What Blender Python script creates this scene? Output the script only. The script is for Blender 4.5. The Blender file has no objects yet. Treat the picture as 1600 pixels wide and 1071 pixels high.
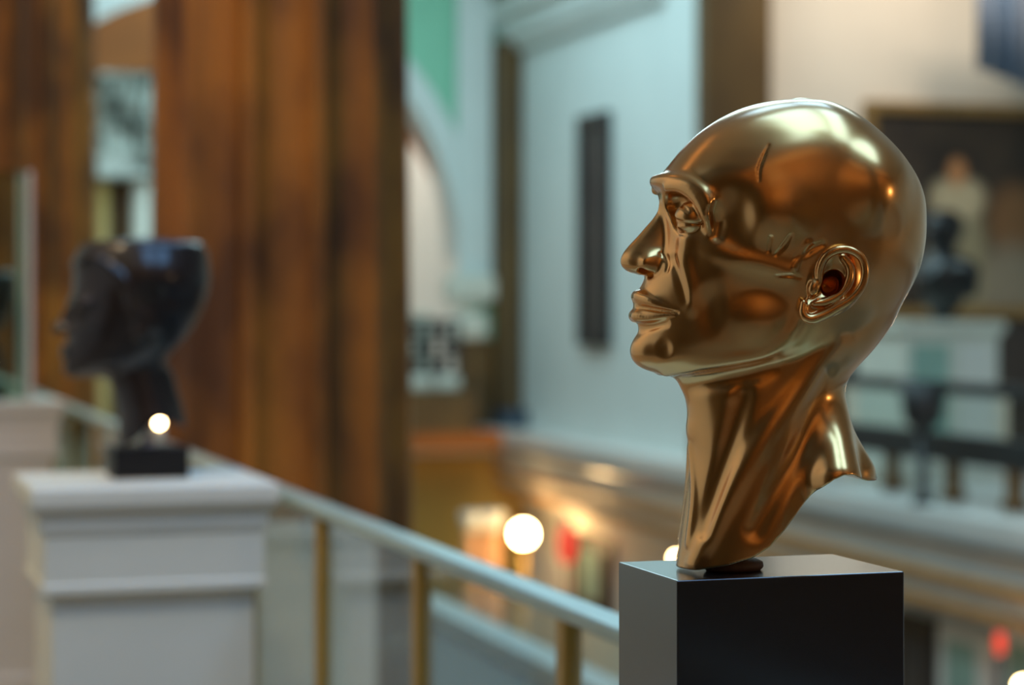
import bpy, bmesh, math, random
import numpy as np
from mathutils import Vector, Matrix

random.seed(4)
PI = math.pi
sc = bpy.context.scene
C = sc.collection
F_PX = 3390.0                 # 50 mm lens on a 23.6 mm sensor, 1600 px wide
YAW = math.radians(17.67)     # camera looks this far to the right of the gallery's long axis (+Y)
HZ = 480.0                    # image row of the horizon
EYE = 1.55
S, K = math.sin(YAW), math.cos(YAW)
FWD = Vector((S, K, 0)); RGT = Vector((K, -S, 0)); UP = Vector((0, 0, 1))
CAM = Vector((0, 0, EYE))


def at(x, y, X=None, Y=None, Z=None, d=None):
    """Point of the gallery seen at photo pixel (x, y) on a known wall plane / distance."""
    r = FWD + RGT * ((x - 800) / F_PX) + UP * ((HZ - y) / F_PX)
    if d is not None: t = d
    elif X is not None: t = X / r.x
    elif Y is not None: t = Y / r.y
    else: t = (Z - EYE) / r.z
    return CAM + r * t

# ------------------------------------------------------------------ materials

def mat(name, col, rough=0.5, metal=0.0, var=0.0, scale=8.0, stretch=(1, 1, 1), col2=None, bump=0.0,
        coat=0.0, coat_rough=0.1, rough_var=0.0, detail=5.0, emit=None, emit_s=0.0, spec=0.5, contrast=None):
    m = bpy.data.materials.new(name); m.use_nodes = True
    nt = m.node_tree; b = nt.nodes['Principled BSDF']
    b.inputs['Base Color'].default_value = (*col, 1)
    b.inputs['Roughness'].default_value = rough
    b.inputs['Metallic'].default_value = metal
    b.inputs['Specular IOR Level'].default_value = spec
    b.inputs['Coat Weight'].default_value = coat
    b.inputs['Coat Roughness'].default_value = coat_rough
    if emit:
        b.inputs['Emission Color'].default_value = (*emit, 1)
        b.inputs['Emission Strength'].default_value = emit_s
    tc = nt.nodes.new('ShaderNodeTexCoord'); mp = nt.nodes.new('ShaderNodeMapping')
    mp.inputs['Scale'].default_value = stretch
    nt.links.new(tc.outputs['Object'], mp.inputs['Vector'])
    nz = nt.nodes.new('ShaderNodeTexNoise'); nz.inputs['Scale'].default_value = scale
    nz.inputs['Detail'].default_value = detail
    nt.links.new(mp.outputs['Vector'], nz.inputs['Vector'])
    c2 = col2 if col2 else tuple(max(0, c * (1 - var)) for c in col)
    if var or col2:
        rp = nt.nodes.new('ShaderNodeValToRGB')
        lo, hi = contrast or (0.35, 0.65)
        rp.color_ramp.elements[0].position = lo; rp.color_ramp.elements[1].position = hi
        rp.color_ramp.elements[0].color = (*c2, 1); rp.color_ramp.elements[1].color = (*col, 1)
        nt.links.new(nz.outputs['Fac'], rp.inputs['Fac'])
        nt.links.new(rp.outputs['Color'], b.inputs['Base Color'])
    if rough_var:
        mr = nt.nodes.new('ShaderNodeMapRange')
        mr.inputs['To Min'].default_value = rough - rough_var; mr.inputs['To Max'].default_value = rough + rough_var
        nt.links.new(nz.outputs['Fac'], mr.inputs['Value']); nt.links.new(mr.outputs['Result'], b.inputs['Roughness'])
    if bump:
        bp = nt.nodes.new('ShaderNodeBump'); bp.inputs['Strength'].default_value = bump
        bp.inputs['Distance'].default_value = 0.002
        nt.links.new(nz.outputs['Fac'], bp.inputs['Height']); nt.links.new(bp.outputs['Normal'], b.inputs['Normal'])
    return m


def glass_mat(name, tint=(0.9, 0.97, 0.95), refl=1.0):
    m = bpy.data.materials.new(name); m.use_nodes = True
    nt = m.node_tree; nt.nodes.clear()
    out = nt.nodes.new('ShaderNodeOutputMaterial'); mix = nt.nodes.new('ShaderNodeMixShader')
    tr = nt.nodes.new('ShaderNodeBsdfTransparent'); tr.inputs['Color'].default_value = (*tint, 1)
    gl = nt.nodes.new('ShaderNodeBsdfGlossy'); gl.inputs['Roughness'].default_value = 0.03
    lw = nt.nodes.new('ShaderNodeLayerWeight'); lw.inputs['Blend'].default_value = 0.5
    pw = nt.nodes.new('ShaderNodeMath'); pw.operation = 'POWER'; pw.inputs[1].default_value = 5.0
    mu = nt.nodes.new('ShaderNodeMath'); mu.operation = 'MULTIPLY_ADD'; mu.inputs[1].default_value = 0.93 * refl; mu.inputs[2].default_value = 0.035 * refl
    nt.links.new(lw.outputs['Facing'], pw.inputs[0]); nt.links.new(pw.outputs[0], mu.inputs[0]); nt.links.new(mu.outputs[0], mix.inputs['Fac'])
    nt.links.new(tr.outputs[0], mix.inputs[1]); nt.links.new(gl.outputs[0], mix.inputs[2])
    nt.links.new(mix.outputs[0], out.inputs['Surface'])
    return m

M = {}
M['bronze'] = mat('polished_bronze', (0.76, 0.39, 0.105), 0.25, 1.0, col2=(0.72, 0.365, 0.095), scale=14, detail=2,
                  coat=1.0, coat_rough=0.2, contrast=(0.2, 0.8))
M['bronze'].node_tree.nodes['Principled BSDF'].inputs['Coat IOR'].default_value = 1.55
M['dark_bronze'] = mat('dark_bronze', (0.012, 0.008, 0.007), 0.4, 0.0, var=0.4, scale=9, coat=0.65, coat_rough=0.10, spec=0.2)
M['far_bronze'] = mat('black_bronze', (0.009, 0.009, 0.010), 0.4, var=.3, scale=5, coat=.5, coat_rough=.12, spec=.2)
M['black_lacquer'] = mat('black_lacquer', (0.006, 0.0055, 0.0055), 0.26, 0.0, var=0.3, scale=30, stretch=(1, 1, 6), spec=0.5, coat=0.9, coat_rough=.16)
M['black'] = mat('black_paint', (0.006, 0.0055, 0.0055), 0.5, spec=.3, var=0.3, scale=20)
M['pad'] = mat('brown_felt', (0.10, 0.045, 0.02), 0.6, var=0.4, scale=90)
M['white_paint'] = mat('white_paint', (0.66, 0.66, 0.575), 0.45, var=0.06, scale=3)
M['cream'] = mat('cream_plaster', (0.74, 0.70, 0.63), 0.7, var=0.05, scale=1.2)
M['blue_white'] = mat('pale_plaster', (0.66, 0.72, 0.70), 0.7, var=0.05, scale=1.2)
M['green'] = mat('green_plaster', (0.26, 0.60, 0.42), 0.75, var=0.06, scale=1.5)
M['column'] = mat('brown_scagliola', (0.31, 0.122, 0.018), 0.42, col2=(0.08, 0.034, 0.012), scale=3.0, stretch=(1, 1, 0.5),
                  detail=6, coat=0.0, spec=0.3, contrast=(0.36, 0.64))
M['pilaster'] = mat('umber_scagliola', (0.125, 0.068, 0.018), 0.5, col2=(0.075, 0.040, 0.012), scale=2, stretch=(1, 1, 0.4))
M['orange_plaster'] = mat('orange_plaster', (0.36, 0.10, 0.006), 0.6, var=0.25, scale=1.5)
M['ochre'] = mat('ochre_plaster', (0.42, 0.26, 0.05), 0.7, var=0.15, scale=1.5)
M['stone'] = mat('pale_stone_floor', (0.55, 0.58, 0.58), 0.35, var=0.15, scale=1.5)
M['slate_stone'] = mat('grey_stone_floor', (0.10, 0.105, 0.10), 0.8, var=0.15, scale=1.5)
M['floor_in'] = mat('warm_stone_floor', (0.36, 0.28, 0.20), 0.35, var=0.2, scale=1.5)
M['low_floor'] = mat('lower_floor_tile', (0.30, 0.27, 0.24), 0.4, var=0.2, scale=1)
M['brass'] = mat('brushed_brass', (0.50, 0.30, 0.065), 0.35, 0.35, var=0.15, scale=12, stretch=(1, 1, 0.1))
M['rail'] = mat('satin_rail_cap', (0.46, 0.56, 0.48), 0.28, 0.3, var=0.1, scale=5)
M['glass'] = glass_mat('clear_glass')
M['far_glass'] = glass_mat('low_sheen_glass', (.93, .97, .96), .35)
M['case_edge'] = mat('polished_acrylic_edge', (0.72, 0.68, 0.66), 0.25, var=0.05, scale=4)
M['gold'] = mat('gilt_wood', (0.32, 0.20, 0.07), 0.4, 0.4, var=0.3, scale=9)
M['dark_wood'] = mat('dark_wood', (0.035, 0.028, 0.026), 0.45, var=0.3, scale=4, stretch=(1, 1, 0.2))
M['dark_canvas'] = mat('dark_canvas', (0.022, 0.02, 0.022), 0.6, col2=(0.05, 0.042, 0.038), scale=1.6)
M['leaf'] = mat('painted_leaf_capital', (0.66, 0.76, 0.72), 0.6, col2=(0.16, 0.19, 0.17), scale=3.5, contrast=(.42, .56))
M['gold_col'] = mat('gilt_shaft', (0.50, 0.36, 0.12), 0.4, var=0.2, scale=3, stretch=(1, 1, .3))
M['peach'] = mat('peach_shaft', (0.62, 0.30, 0.12), 0.45, var=0.2, scale=2, stretch=(1, 1, .3))
M['blue_cloth'] = mat('blue_cloth', (0.09, 0.15, 0.25), 0.85, col2=(0.19, 0.22, 0.28), scale=3.2, stretch=(1, 1, .15))
M['iron'] = mat('black_iron', (0.015, 0.015, 0.017), 0.5, var=0.2, scale=9)
M['slate'] = mat('slate_rail', (0.022, 0.025, 0.028), 0.45, var=0.2, scale=3)
M['navy'] = mat('navy_base', (0.05, 0.075, 0.11), 0.4, var=0.2, scale=3)
M['red'] = mat('red_enamel', (0.62, 0.03, 0.02), 0.5, var=0.1, scale=3)
M['mat_green'] = mat('green_print', (0.30, 0.47, 0.40), 0.7, var=0.25, scale=2.5)
M['mat_white'] = mat('white_mount', (0.72, 0.71, 0.66), 0.7, var=0.05, scale=2)
M['lamp'] = mat('lit_globe', (0.9, 0.8, 0.6), 0.4, var=0.02, emit=(1.0, 0.66, 0.30), emit_s=60)
M['red_lit'] = mat('lit_red_shade', (0.6, 0.04, 0.02), 0.5, var=.02, emit=(1, .07, .04), emit_s=.75)

# ------------------------------------------------------------------ mesh helpers

def link(name, bm_or_me, m, parent=None, smooth=False):
    if isinstance(bm_or_me, bmesh.types.BMesh):
        bmesh.ops.recalc_face_normals(bm_or_me, faces=bm_or_me.faces)
        me = bpy.data.meshes.new(name); bm_or_me.to_mesh(me); bm_or_me.free()
    else:
        me = bm_or_me
    o = bpy.data.objects.new(name, me); C.objects.link(o)
    me.materials.append(M[m] if isinstance(m, str) else m)
    if smooth:
        me.polygons.foreach_set('use_smooth', [True] * len(me.polygons)); me.update()
    if parent is not None:
        o.parent = parent
        o.matrix_parent_inverse = Matrix.Translation(-parent.location) if parent.type == 'EMPTY' and not parent.parent else Matrix.Identity(4)
    return o


def tag(o, label, cat, group=None, kind=None):
    o['label'] = label; o['category'] = cat
    if group: o['group'] = group
    if kind: o['kind'] = kind
    return o


def thing(name, loc, label, cat, group=None):
    o = bpy.data.objects.new(name, None); C.objects.link(o); o.location = loc
    o.empty_display_size = 0.1
    return tag(o, label, cat, group)


def struct(name, bm, m):
    o = link(name, bm, m); o['kind'] = 'structure'
    return o


def box(bm, x0, x1, y0, y1, z0, z1, bev=0.0):
    r = bmesh.ops.create_cube(bm, size=1.0)
    vs = r['verts']
    for v in vs:
        v.co = Vector(((x0 + x1) / 2 + v.co.x * (x1 - x0), (y0 + y1) / 2 + v.co.y * (y1 - y0), (z0 + z1) / 2 + v.co.z * (z1 - z0)))
    if bev:
        es = list({e for v in vs for e in v.link_edges})
        bmesh.ops.bevel(bm, geom=es, offset=bev, segments=3, affect='EDGES', profile=0.5)
    return bm


def B(*a, bev=0.0):
    return box(bmesh.new(), *a, bev=bev)


def loft_rings(bm, rings, cap=True):
    vr = [[bm.verts.new(p) for p in r] for r in rings]
    n = len(rings[0])
    for a, b in zip(vr, vr[1:]):
        for i in range(n):
            bm.faces.new((a[i], a[(i + 1) % n], b[(i + 1) % n], b[i]))
    if cap:
        bm.faces.new(list(reversed(vr[0]))); bm.faces.new(vr[-1])
    return bm


def lathe(prof, cx=0, cy=0, n=48, bm=None):
    bm = bm or bmesh.new()
    return loft_rings(bm, [[(cx + r * math.cos(2 * PI * i / n), cy + r * math.sin(2 * PI * i / n), z) for i in range(n)] for r, z in prof])


def sq_lathe(prof, x0, x1, y0, y1, bm=None):
    """Square moulding stack: prof = (overhang, z) rings around a rectangle."""
    bm = bm or bmesh.new()
    return loft_rings(bm, [[(x0 - o, y0 - o, z), (x1 + o, y0 - o, z), (x1 + o, y1 + o, z), (x0 - o, y1 + o, z)] for o, z in prof])


def extrude_y(prof, y0, y1, bm=None):
    bm = bm or bmesh.new()
    return loft_rings(bm, [[(x, y0, z) for x, z in prof], [(x, y1, z) for x, z in prof]])


def extrude_x(prof, x0, x1, bm=None):
    bm = bm or bmesh.new()
    return loft_rings(bm, [[(x0, y, z) for y, z in prof], [(x1, y, z) for y, z in prof]])

# ------------------------------------------------------------------ sculpting in a signed field

def smin(a, b, k):
    h = np.clip(0.5 + 0.5 * (b - a) / k, 0, 1)
    return b + (a - b) * h - k * h * (1 - h)


def smax(a, b, k):
    return -smin(-a, -b, k)


class Sculpt:
    """Half head (q >= 0, mirrored). p: back(+)/front(-), q: side, z: up; unit = one photo pixel at the bust."""

    def __init__(s, pr, qmax, zr, h):
        s.h = h
        s.p = np.arange(pr[0], pr[1], h, dtype=np.float32)
        s.q = np.arange(-2.5 * h, qmax, h, dtype=np.float32)
        s.z = np.arange(zr[0], zr[1], h, dtype=np.float32)
        s.f = np.full((len(s.p), len(s.q), len(s.z)), 60.0, dtype=np.float32)

    def win(s, lo, hi):
        sl = []
        for ax, a, b in zip((s.p, s.q, s.z), lo, hi):
            i0 = max(0, int(np.searchsorted(ax, a))); i1 = min(len(ax), int(np.searchsorted(ax, b)))
            sl.append(slice(i0, max(i1, i0)))
        return tuple(sl)

    def grid(s, w):
        return s.p[w[0]][:, None, None], s.q[w[1]][None, :, None], s.z[w[2]][None, None, :]

    def put(s, w, d, op, k):
        if d.size == 0: return
        f = s.f[w]
        s.f[w] = smin(f, d, k) if op == 'add' else smax(f, -d, k)

    def loft(s, table, k):
        """table rows: z, front, back, halfwidth, mid, n_front, n_back"""
        T = np.array(sorted(table), dtype=np.float64)
        zz = np.clip(s.z, T[0, 0], T[-1, 0])
        cols = []
        for c in range(1, 7):
            cols.append(hermite(T[:, 0], T[:, c], zz))
        Fv, Bv, Wv, Mv, nf, nb = [c.astype(np.float32)[None, None, :] for c in cols]
        P, Q, Z = s.p[:, None, None], s.q[None, :, None], s.z[None, None, :]
        dp = P - Mv
        front = dp < 0
        L = np.where(front, np.maximum(Mv - Fv, 1), np.maximum(Bv - Mv, 1))
        n = np.where(front, nf, nb)
        u = np.abs(dp) / L + 1e-6; v = np.abs(Q) / np.maximum(Wv, 1) + 1e-6
        r = (u ** n + v ** n) ** (1 / n)
        d = np.sqrt(dp * dp + Q * Q) * (1 - 1 / r)
        d = np.where(r < 0.05, -40, d).astype(np.float32)
        d = np.maximum(d, np.maximum(T[0, 0] - Z, Z - T[-1, 0]))
        s.f = smin(s.f, d, k)

    def ell(s, c, r, op='add', k=6.0, ang=0.0, yaw=0.0):
        """ellipsoid at c with radii r; ang tilts it in the p-z plane, yaw turns it in the p-q plane"""
        R = max(r) + k + 14
        w = s.win([c[i] - R for i in range(3)], [c[i] + R for i in range(3)])
        P, Q, Z = s.grid(w)
        P, Q, Z = P - c[0], Q - c[1], Z - c[2]
        ca, sa = math.cos(ang), math.sin(ang)
        P, Z = P * ca + Z * sa, -P * sa + Z * ca
        cy, sy = math.cos(yaw), math.sin(yaw)
        P, Q = P * cy + Q * sy, -P * sy + Q * cy
        k0 = np.sqrt((P / r[0]) ** 2 + (Q / r[1]) ** 2 + (Z / r[2]) ** 2) + 1e-5
        k1 = np.sqrt((P / r[0] ** 2) ** 2 + (Q / r[1] ** 2) ** 2 + (Z / r[2] ** 2) ** 2) + 1e-7
        s.put(w, (k0 * (k0 - 1) / k1).astype(np.float32), op, k)

    def stroke(s, pts, rad, op='add', k=5.0):
        pts = [np.array(p, dtype=np.float64) for p in pts]
        rad = list(rad) if hasattr(rad, '__len__') else [rad] * len(pts)
        if len(pts) > 2:                                             # round the path (Catmull-Rom)
            q = [2 * pts[0] - pts[1]] + pts + [2 * pts[-1] - pts[-2]]
            pp, rr = [], []
            for i in range(len(pts) - 1):
                a, b, c, d = q[i:i + 4]
                for u in (0, .25, .5, .75):
                    pp.append(.5 * (2 * b + (c - a) * u + (2 * a - 5 * b + 4 * c - d) * u * u + (3 * b - a - 3 * c + d) * u ** 3))
                    rr.append(rad[i] + (rad[i + 1] - rad[i]) * u)
            pts, rad = pp + [pts[-1]], rr + [rad[-1]]
        R = max(rad) + k + 10
        A = np.array(pts)
        w = s.win(A.min(0) - R, A.max(0) + R)
        P, Q, Z = s.grid(w)
        best = None
        for (a, b, ra, rb) in zip(pts, pts[1:], rad, rad[1:]):
            ab = b - a; l2 = float(ab @ ab) + 1e-9
            t = np.clip(((P - a[0]) * ab[0] + (Q - a[1]) * ab[1] + (Z - a[2]) * ab[2]) / l2, 0, 1)
            d = np.sqrt((P - a[0] - t * ab[0]) ** 2 + (Q - a[1] - t * ab[1]) ** 2 + (Z - a[2] - t * ab[2]) ** 2) - (ra + (rb - ra) * t)
            best = d if best is None else np.minimum(best, d)
        s.put(w, best.astype(np.float32), op, k)

    def lid(s, c, r, off, slope, up=True, k=1.5):
        """shell over the eyeball above (or below) a sloping lid line"""
        w = s.win([c[i] - r - 6 for i in range(3)], [c[i] + r + 6 for i in range(3)])
        P, Q, Z = s.grid(w)
        d = np.sqrt((P - c[0]) ** 2 + (Q - c[1]) ** 2 + (Z - c[2]) ** 2) - r
        pl = off + slope * (Q - c[1]) - (Z - c[2])
        s.put(w, smax(d, pl if up else -pl, 1.5).astype(np.float32), 'add', k)

    def under(s, pts, k=3.0):
        """cut away everything below the curve z(p)"""
        T = np.array(sorted(pts))
        g = np.interp(s.p, T[:, 0], T[:, 1])
        sl = np.gradient(g, s.h)
        g = g[:, None, None].astype(np.float32)
        d = (s.z[None, None, :] - g) / np.sqrt(1 + sl * sl)[:, None, None].astype(np.float32)
        s.f = smax(s.f, np.broadcast_to(-d, s.f.shape).astype(np.float32), k)

    def blur(s, it=1):
        for _ in range(it):
            for ax in range(3):
                a = np.moveaxis(s.f, ax, 0)
                a[1:-1] = 0.25 * a[:-2] + 0.5 * a[1:-1] + 0.25 * a[2:]

    def val(s, P):
        i = [(P[j] - ax[0]) / s.h for j, ax in enumerate((s.p, s.q, s.z))]
        n = s.f.shape
        if any(i[j] < 0 or i[j] >= n[j] - 1.001 for j in range(3)): return 60.0
        b = [int(v) for v in i]; t = [v - c for v, c in zip(i, b)]
        c = s.f[b[0]:b[0] + 2, b[1]:b[1] + 2, b[2]:b[2] + 2]
        c = c[0] * (1 - t[0]) + c[1] * t[0]; c = c[0] * (1 - t[1]) + c[1] * t[1]
        return float(c[0] * (1 - t[2]) + c[1] * t[2])

    def mesh(s, name, smooth_it=2):
        i0 = int(np.argmin(np.abs(s.q - s.h / 2)))      # first q > 0 sample
        half = s.f[:, i0:, :]
        f = np.concatenate([half[:, ::-1, :], half], axis=1)
        qax = np.concatenate([-s.q[i0:][::-1], s.q[i0:]])
        return surface_nets(name, f, s.p[0], qax[0], s.z[0], s.h, smooth_it)


def hermite(x, y, q):
    m = np.zeros_like(y); dx = np.diff(x); dl = np.diff(y) / dx
    m[1:-1] = np.where(dl[:-1] * dl[1:] > 0, (dl[:-1] * dx[1:] + dl[1:] * dx[:-1]) / (dx[:-1] + dx[1:]), 0.35 * (dl[:-1] + dl[1:]) / 2)
    m[0], m[-1] = dl[0], dl[-1]
    i = np.clip(np.searchsorted(x, q) - 1, 0, len(x) - 2)
    t = (q - x[i]) / dx[i]; h = dx[i]
    return ((2 * t ** 3 - 3 * t ** 2 + 1) * y[i] + (t ** 3 - 2 * t ** 2 + t) * h * m[i] + (-2 * t ** 3 + 3 * t ** 2) * y[i + 1] + (t ** 3 - t ** 2) * h * m[i + 1])


def surface_nets(name, f, ox, oy, oz, h, smooth_it):
    s = f < 0
    cnt = np.zeros(tuple(n - 1 for n in f.shape), dtype=np.int8)
    offs = [(i, j, k) for i in (0, 1) for j in (0, 1) for k in (0, 1)]
    nx, ny, nz = f.shape
    for (i, j, k) in offs:
        cnt += s[i:nx - 1 + i, j:ny - 1 + j, k:nz - 1 + k]
    cells = np.argwhere((cnt > 0) & (cnt < 8))
    vals = {o: f[cells[:, 0] + o[0], cells[:, 1] + o[1], cells[:, 2] + o[2]].astype(np.float64) for o in offs}
    acc = np.zeros((len(cells), 3)); num = np.zeros(len(cells))
    for a in offs:
        for ax in range(3):
            if a[ax] == 1: continue
            b = list(a); b[ax] = 1; b = tuple(b)
            va, vb = vals[a], vals[b]
            c = (va < 0) != (vb < 0)
            t = np.where(c, va / np.where(c, va - vb, 1), 0)
            pt = np.tile(np.array(a, dtype=np.float64), (len(cells), 1)); pt[:, ax] += t
            acc += pt * c[:, None]; num += c
    verts = cells + acc / num[:, None]
    idx = np.full(cnt.shape, -1, dtype=np.int32); idx[cells[:, 0], cells[:, 1], cells[:, 2]] = np.arange(len(cells))
    quads = []
    for ax in range(3):
        u, v = (ax + 1) % 3, (ax + 2) % 3
        sl0 = [slice(1, -1)] * 3; sl1 = [slice(1, -1)] * 3
        sl0[ax] = slice(0, -1); sl1[ax] = slice(1, None)
        a, b = s[tuple(sl0)], s[tuple(sl1)]
        e = np.argwhere(a != b)
        flip = a[e[:, 0], e[:, 1], e[:, 2]]
        base = e.copy(); base[:, u] += 1; base[:, v] += 1
        def cell(du, dv):
            c = base.copy(); c[:, u] -= du; c[:, v] -= dv
            return idx[c[:, 0], c[:, 1], c[:, 2]]
        q = np.stack([cell(1, 1), cell(0, 1), cell(0, 0), cell(1, 0)], 1)
        q[~flip] = q[~flip][:, ::-1]
        quads.append(q[(q >= 0).all(1)])
    quads = np.concatenate(quads)
    for _ in range(smooth_it):
        for lam in (0.55, -0.56):
            sm = np.zeros_like(verts); nn = np.zeros(len(verts))
            for i in range(4):
                np.add.at(sm, quads[:, i], verts[quads[:, (i + 1) % 4]]); np.add.at(nn, quads[:, i], 1)
                np.add.at(sm, quads[:, (i + 1) % 4], verts[quads[:, i]]); np.add.at(nn, quads[:, (i + 1) % 4], 1)
            verts = verts + lam * (sm / np.maximum(nn, 1)[:, None] - verts)
    verts = verts * h + np.array([ox, oy, oz])
    me = bpy.data.meshes.new(name)
    me.vertices.add(len(verts)); me.vertices.foreach_set('co', verts.astype(np.float32).ravel())
    me.loops.add(quads.size); me.loops.foreach_set('vertex_index', quads.astype(np.int32).ravel())
    me.polygons.add(len(quads))
    me.polygons.foreach_set('loop_start', np.arange(0, quads.size, 4, dtype=np.int32))
    me.polygons.foreach_set('use_smooth', np.ones(len(quads), dtype=bool))
    me.update(calc_edges=True); me.validate()
    return me

#@@HEAD
# ------------------------------------------------------------------ the gilt bronze head
D_HEAD = 1.785
U = D_HEAD / F_PX                        # metres per photo pixel at the bust
TH = math.radians(8)                     # the face is turned a little towards the camera
X0 = 1230.0
ct, st = math.cos(TH), math.sin(TH)


def to_pq(a, b):
    return a * ct - b * st, a * st + b * ct

CAM_L = (*to_pq(800 - X0, F_PX), 0.0)    # camera in head units


def ray(x, y):
    p, q = to_pq(x - X0, 0.0)
    o = np.array(CAM_L); e = np.array((p, q, HZ - y))
    return o, e - o


def sag(x, y, q=0.0):
    """point where the sight line of photo pixel (x, y) meets the plane at sideways distance q"""
    o, d = ray(x, y)
    t = (q - o[1]) / d[1]
    return o + d * t


def build_bronze_head():
    h = 1.7
    s = Sculpt((-290, 250), 172, (-428, 336), h)
    PX = lambda x, y, q=0.0: sag(x, y, q)

    def rows(tab, qf=0.0):
        out = []
        for (y, f, b, w, m, nf, nb) in tab:
            pf, pb = PX(f, y, qf), PX(b, y, qf)
            out.append(((pf[2] + pb[2]) / 2, pf[0], pb[0], w, m, nf, nb))
        return out
    # y, front x, back x, half width, mid p, exponents
    s.loft(rows([
        (153, 1243, 1263, 6, 20, 2, 2), (155.5, 1218, 1282, 32, 22, 2, 2), (161, 1190, 1300, 56, 24, 2, 2),
        (170, 1160, 1320, 76, 26, 2, 2), (184, 1130, 1343, 95, 28, 2, 2), (204, 1099, 1368, 112, 30, 2, 2),
        (230, 1071, 1394, 126, 34, 2.05, 2.05), (255, 1050, 1413, 134, 38, 2.15, 2.1), (278, 1034, 1427, 138, 40, 2.25, 2.1),
        (305, 1031, 1437, 140, 42, 2.3, 2.1), (350, 1036, 1441, 138, 42, 2.25, 2.1), (385, 1031, 1439, 134, 38, 2.1, 2.1),
        (420, 1014, 1431, 129, 28, 1.95, 2.1), (455, 1002, 1412, 122, 14, 1.9, 2.1), (490, 998, 1375, 114, 0, 1.85, 2.2),
        (520, 997, 1325, 106, -12, 1.85, 2.3), (545, 992, 1275, 96, -30, 1.85, 2.3), (562, 996, 1232, 84, -60, 1.9, 2.2),
        (574, 1006, 1190, 66, -90, 2, 2), (583, 1024, 1140, 42, -120, 2, 2), (588, 1045, 1090, 18, -150, 2, 2)]), 4)
    # neck
    s.loft(rows([
        (420, 1170, 1425, 96, 70, 2, 2), (470, 1130, 1408, 94, 60, 2, 2.05), (510, 1100, 1389, 90, 45, 2, 2.05), (550, 1062, 1359, 86, 25, 1.95, 2.05),
        (580, 1056, 1332, 83, 0, 1.9, 2.05), (600, 1061, 1319, 82, -15, 1.9, 2.05), (622, 1071, 1313, 82, -25, 1.9, 2.0),
        (650, 1075, 1316, 84, -25, 1.9, 1.9), (680, 1077, 1329, 87, -25, 1.9, 1.7), (710, 1079, 1346, 90, -25, 1.9, 1.6),
        (740, 1077, 1365, 93, -25, 1.9, 1.5), (790, 1071, 1392, 95, -30, 1.9, 1.5), (840, 1064, 1412, 94, -40, 1.95, 1.5),
        (900, 1055, 1430, 90, -45, 2, 1.5)]), 15)
    s.blur(2)
    base = s.f.copy()

    def SP(x, y, lift=0.0, far=False):
        """surface point seen at photo pixel, raised towards the viewer by lift"""
        o, d = ray(x, y); d = d / np.linalg.norm(d)
        t = 3150.0
        while t < 3650 and s.val(o + d * t) > 0: t += 2.0
        lo, hi = t - 2.0, t
        for _ in range(8):
            m = (lo + hi) / 2
            if s.val(o + d * m) > 0: lo = m
            else: hi = m
        return o + d * (hi - lift)

    def G(pts, r, depth=0.0, k=4, op='sub'):
        s.stroke([SP(x, y, -depth) for x, y in pts], r, op, k)
    # --- skull modelling
    s.ell(SP(1215, 330, -52), (74, 60, 70), 'add', 16)               # temporal swelling
    s.ell(SP(1135, 350, 31), (38, 34, 64), 'sub', 22)                # temple hollow behind the brow
    s.ell(SP(1345, 300, -70), (70, 74, 80), 'add', 20)               # parietal
    # brow ridge
    s.stroke([PX(1024, 283), PX(1034, 282, 22), PX(1052, 283, 48), PX(1075, 288, 74), PX(1098, 303, 94), PX(1110, 322, 104)],
             [9, 10, 10, 9.5, 9, 7], 'add', 16)
    # cheek bone
    s.stroke([SP(1090, 382, -17), SP(1125, 394, -15), SP(1165, 408, -13), SP(1230, 426, -10)], [17, 18, 15, 10], 'add', 14)
    # muzzle, cheek fold, chin
    s.ell(PX(1034, 478), (44, 44, 34), 'add', 14)
    s.stroke([SP(1076, 378, -13), SP(1074, 412, -11), SP(1080, 448, -11), SP(1084, 480, -13)], [14, 14, 12, 12], 'add', 12)
    s.ell(PX(1014, 549), (29, 31, 27), 'add', 12)
    # hollow of the cheek and the jaw muscle
    s.ell(SP(1165, 462, 40), (80, 42, 46), 'sub', 20, ang=-0.1)
    s.ell(SP(1110, 485, 36), (26, 40, 52), 'sub', 18)
    s.ell(SP(1190, 495, -30), (48, 32, 46), 'add', 16, ang=0.3)
    # jaw line
    s.stroke([PX(1040, 580, 20), SP(1085, 573, -9), SP(1140, 563, -9), SP(1195, 549, -9), SP(1232, 521, -10), SP(1250, 488, -12)], [9, 10, 10, 10, 10, 8], 'add', 12)
    s.stroke([PX(1075, 607, 30), SP(1110, 600, 5), SP(1160, 590, 4), SP(1205, 578, 10)], [10, 11, 11, 8], 'sub', 16)
    # --- neck
    s.stroke([SP(1300, 530, -24), SP(1255, 600, -12), SP(1205, 670, -11), SP(1155, 750, -10), SP(1115, 830, -9), SP(1090, 880, -9)], [18, 16, 16, 16, 15, 14], 'add', 16)
    s.stroke([SP(1160, 620, 8), SP(1138, 690, 8), SP(1112, 770, 8), SP(1095, 830, 7)], [12, 13, 12, 8], 'sub', 16)
    s.ell(PX(1092, 672), (18, 20, 24), 'add', 12)
    s.stroke([SP(1300, 590, 16), SP(1262, 680, 9), SP(1218, 760, 9), SP(1180, 830, 8)], [8, 14, 15, 10], 'sub', 18)
    s.stroke([PX(1290, 650, 8), PX(1308, 695, 14), PX(1330, 742, 22)], [26, 32, 38], 'add', 20)
    s.stroke([PX(1284, 612, 14), PX(1295, 672, 42), PX(1306, 750, 86)], [24, 33, 40], 'add', 26)
    s.stroke([SP(1080, 700, -3), SP(1086, 770, -3), SP(1078, 850, -3)], [6, 7, 7], 'add', 8)
    s.blur(7)
    # --- eye
    ez = 480 - 343
    E = np.array((-166.0, 60.0, ez - 2))
    s.ell((-190, 46, 480 - 322), (26, 30, 22), 'sub', 10)
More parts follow.
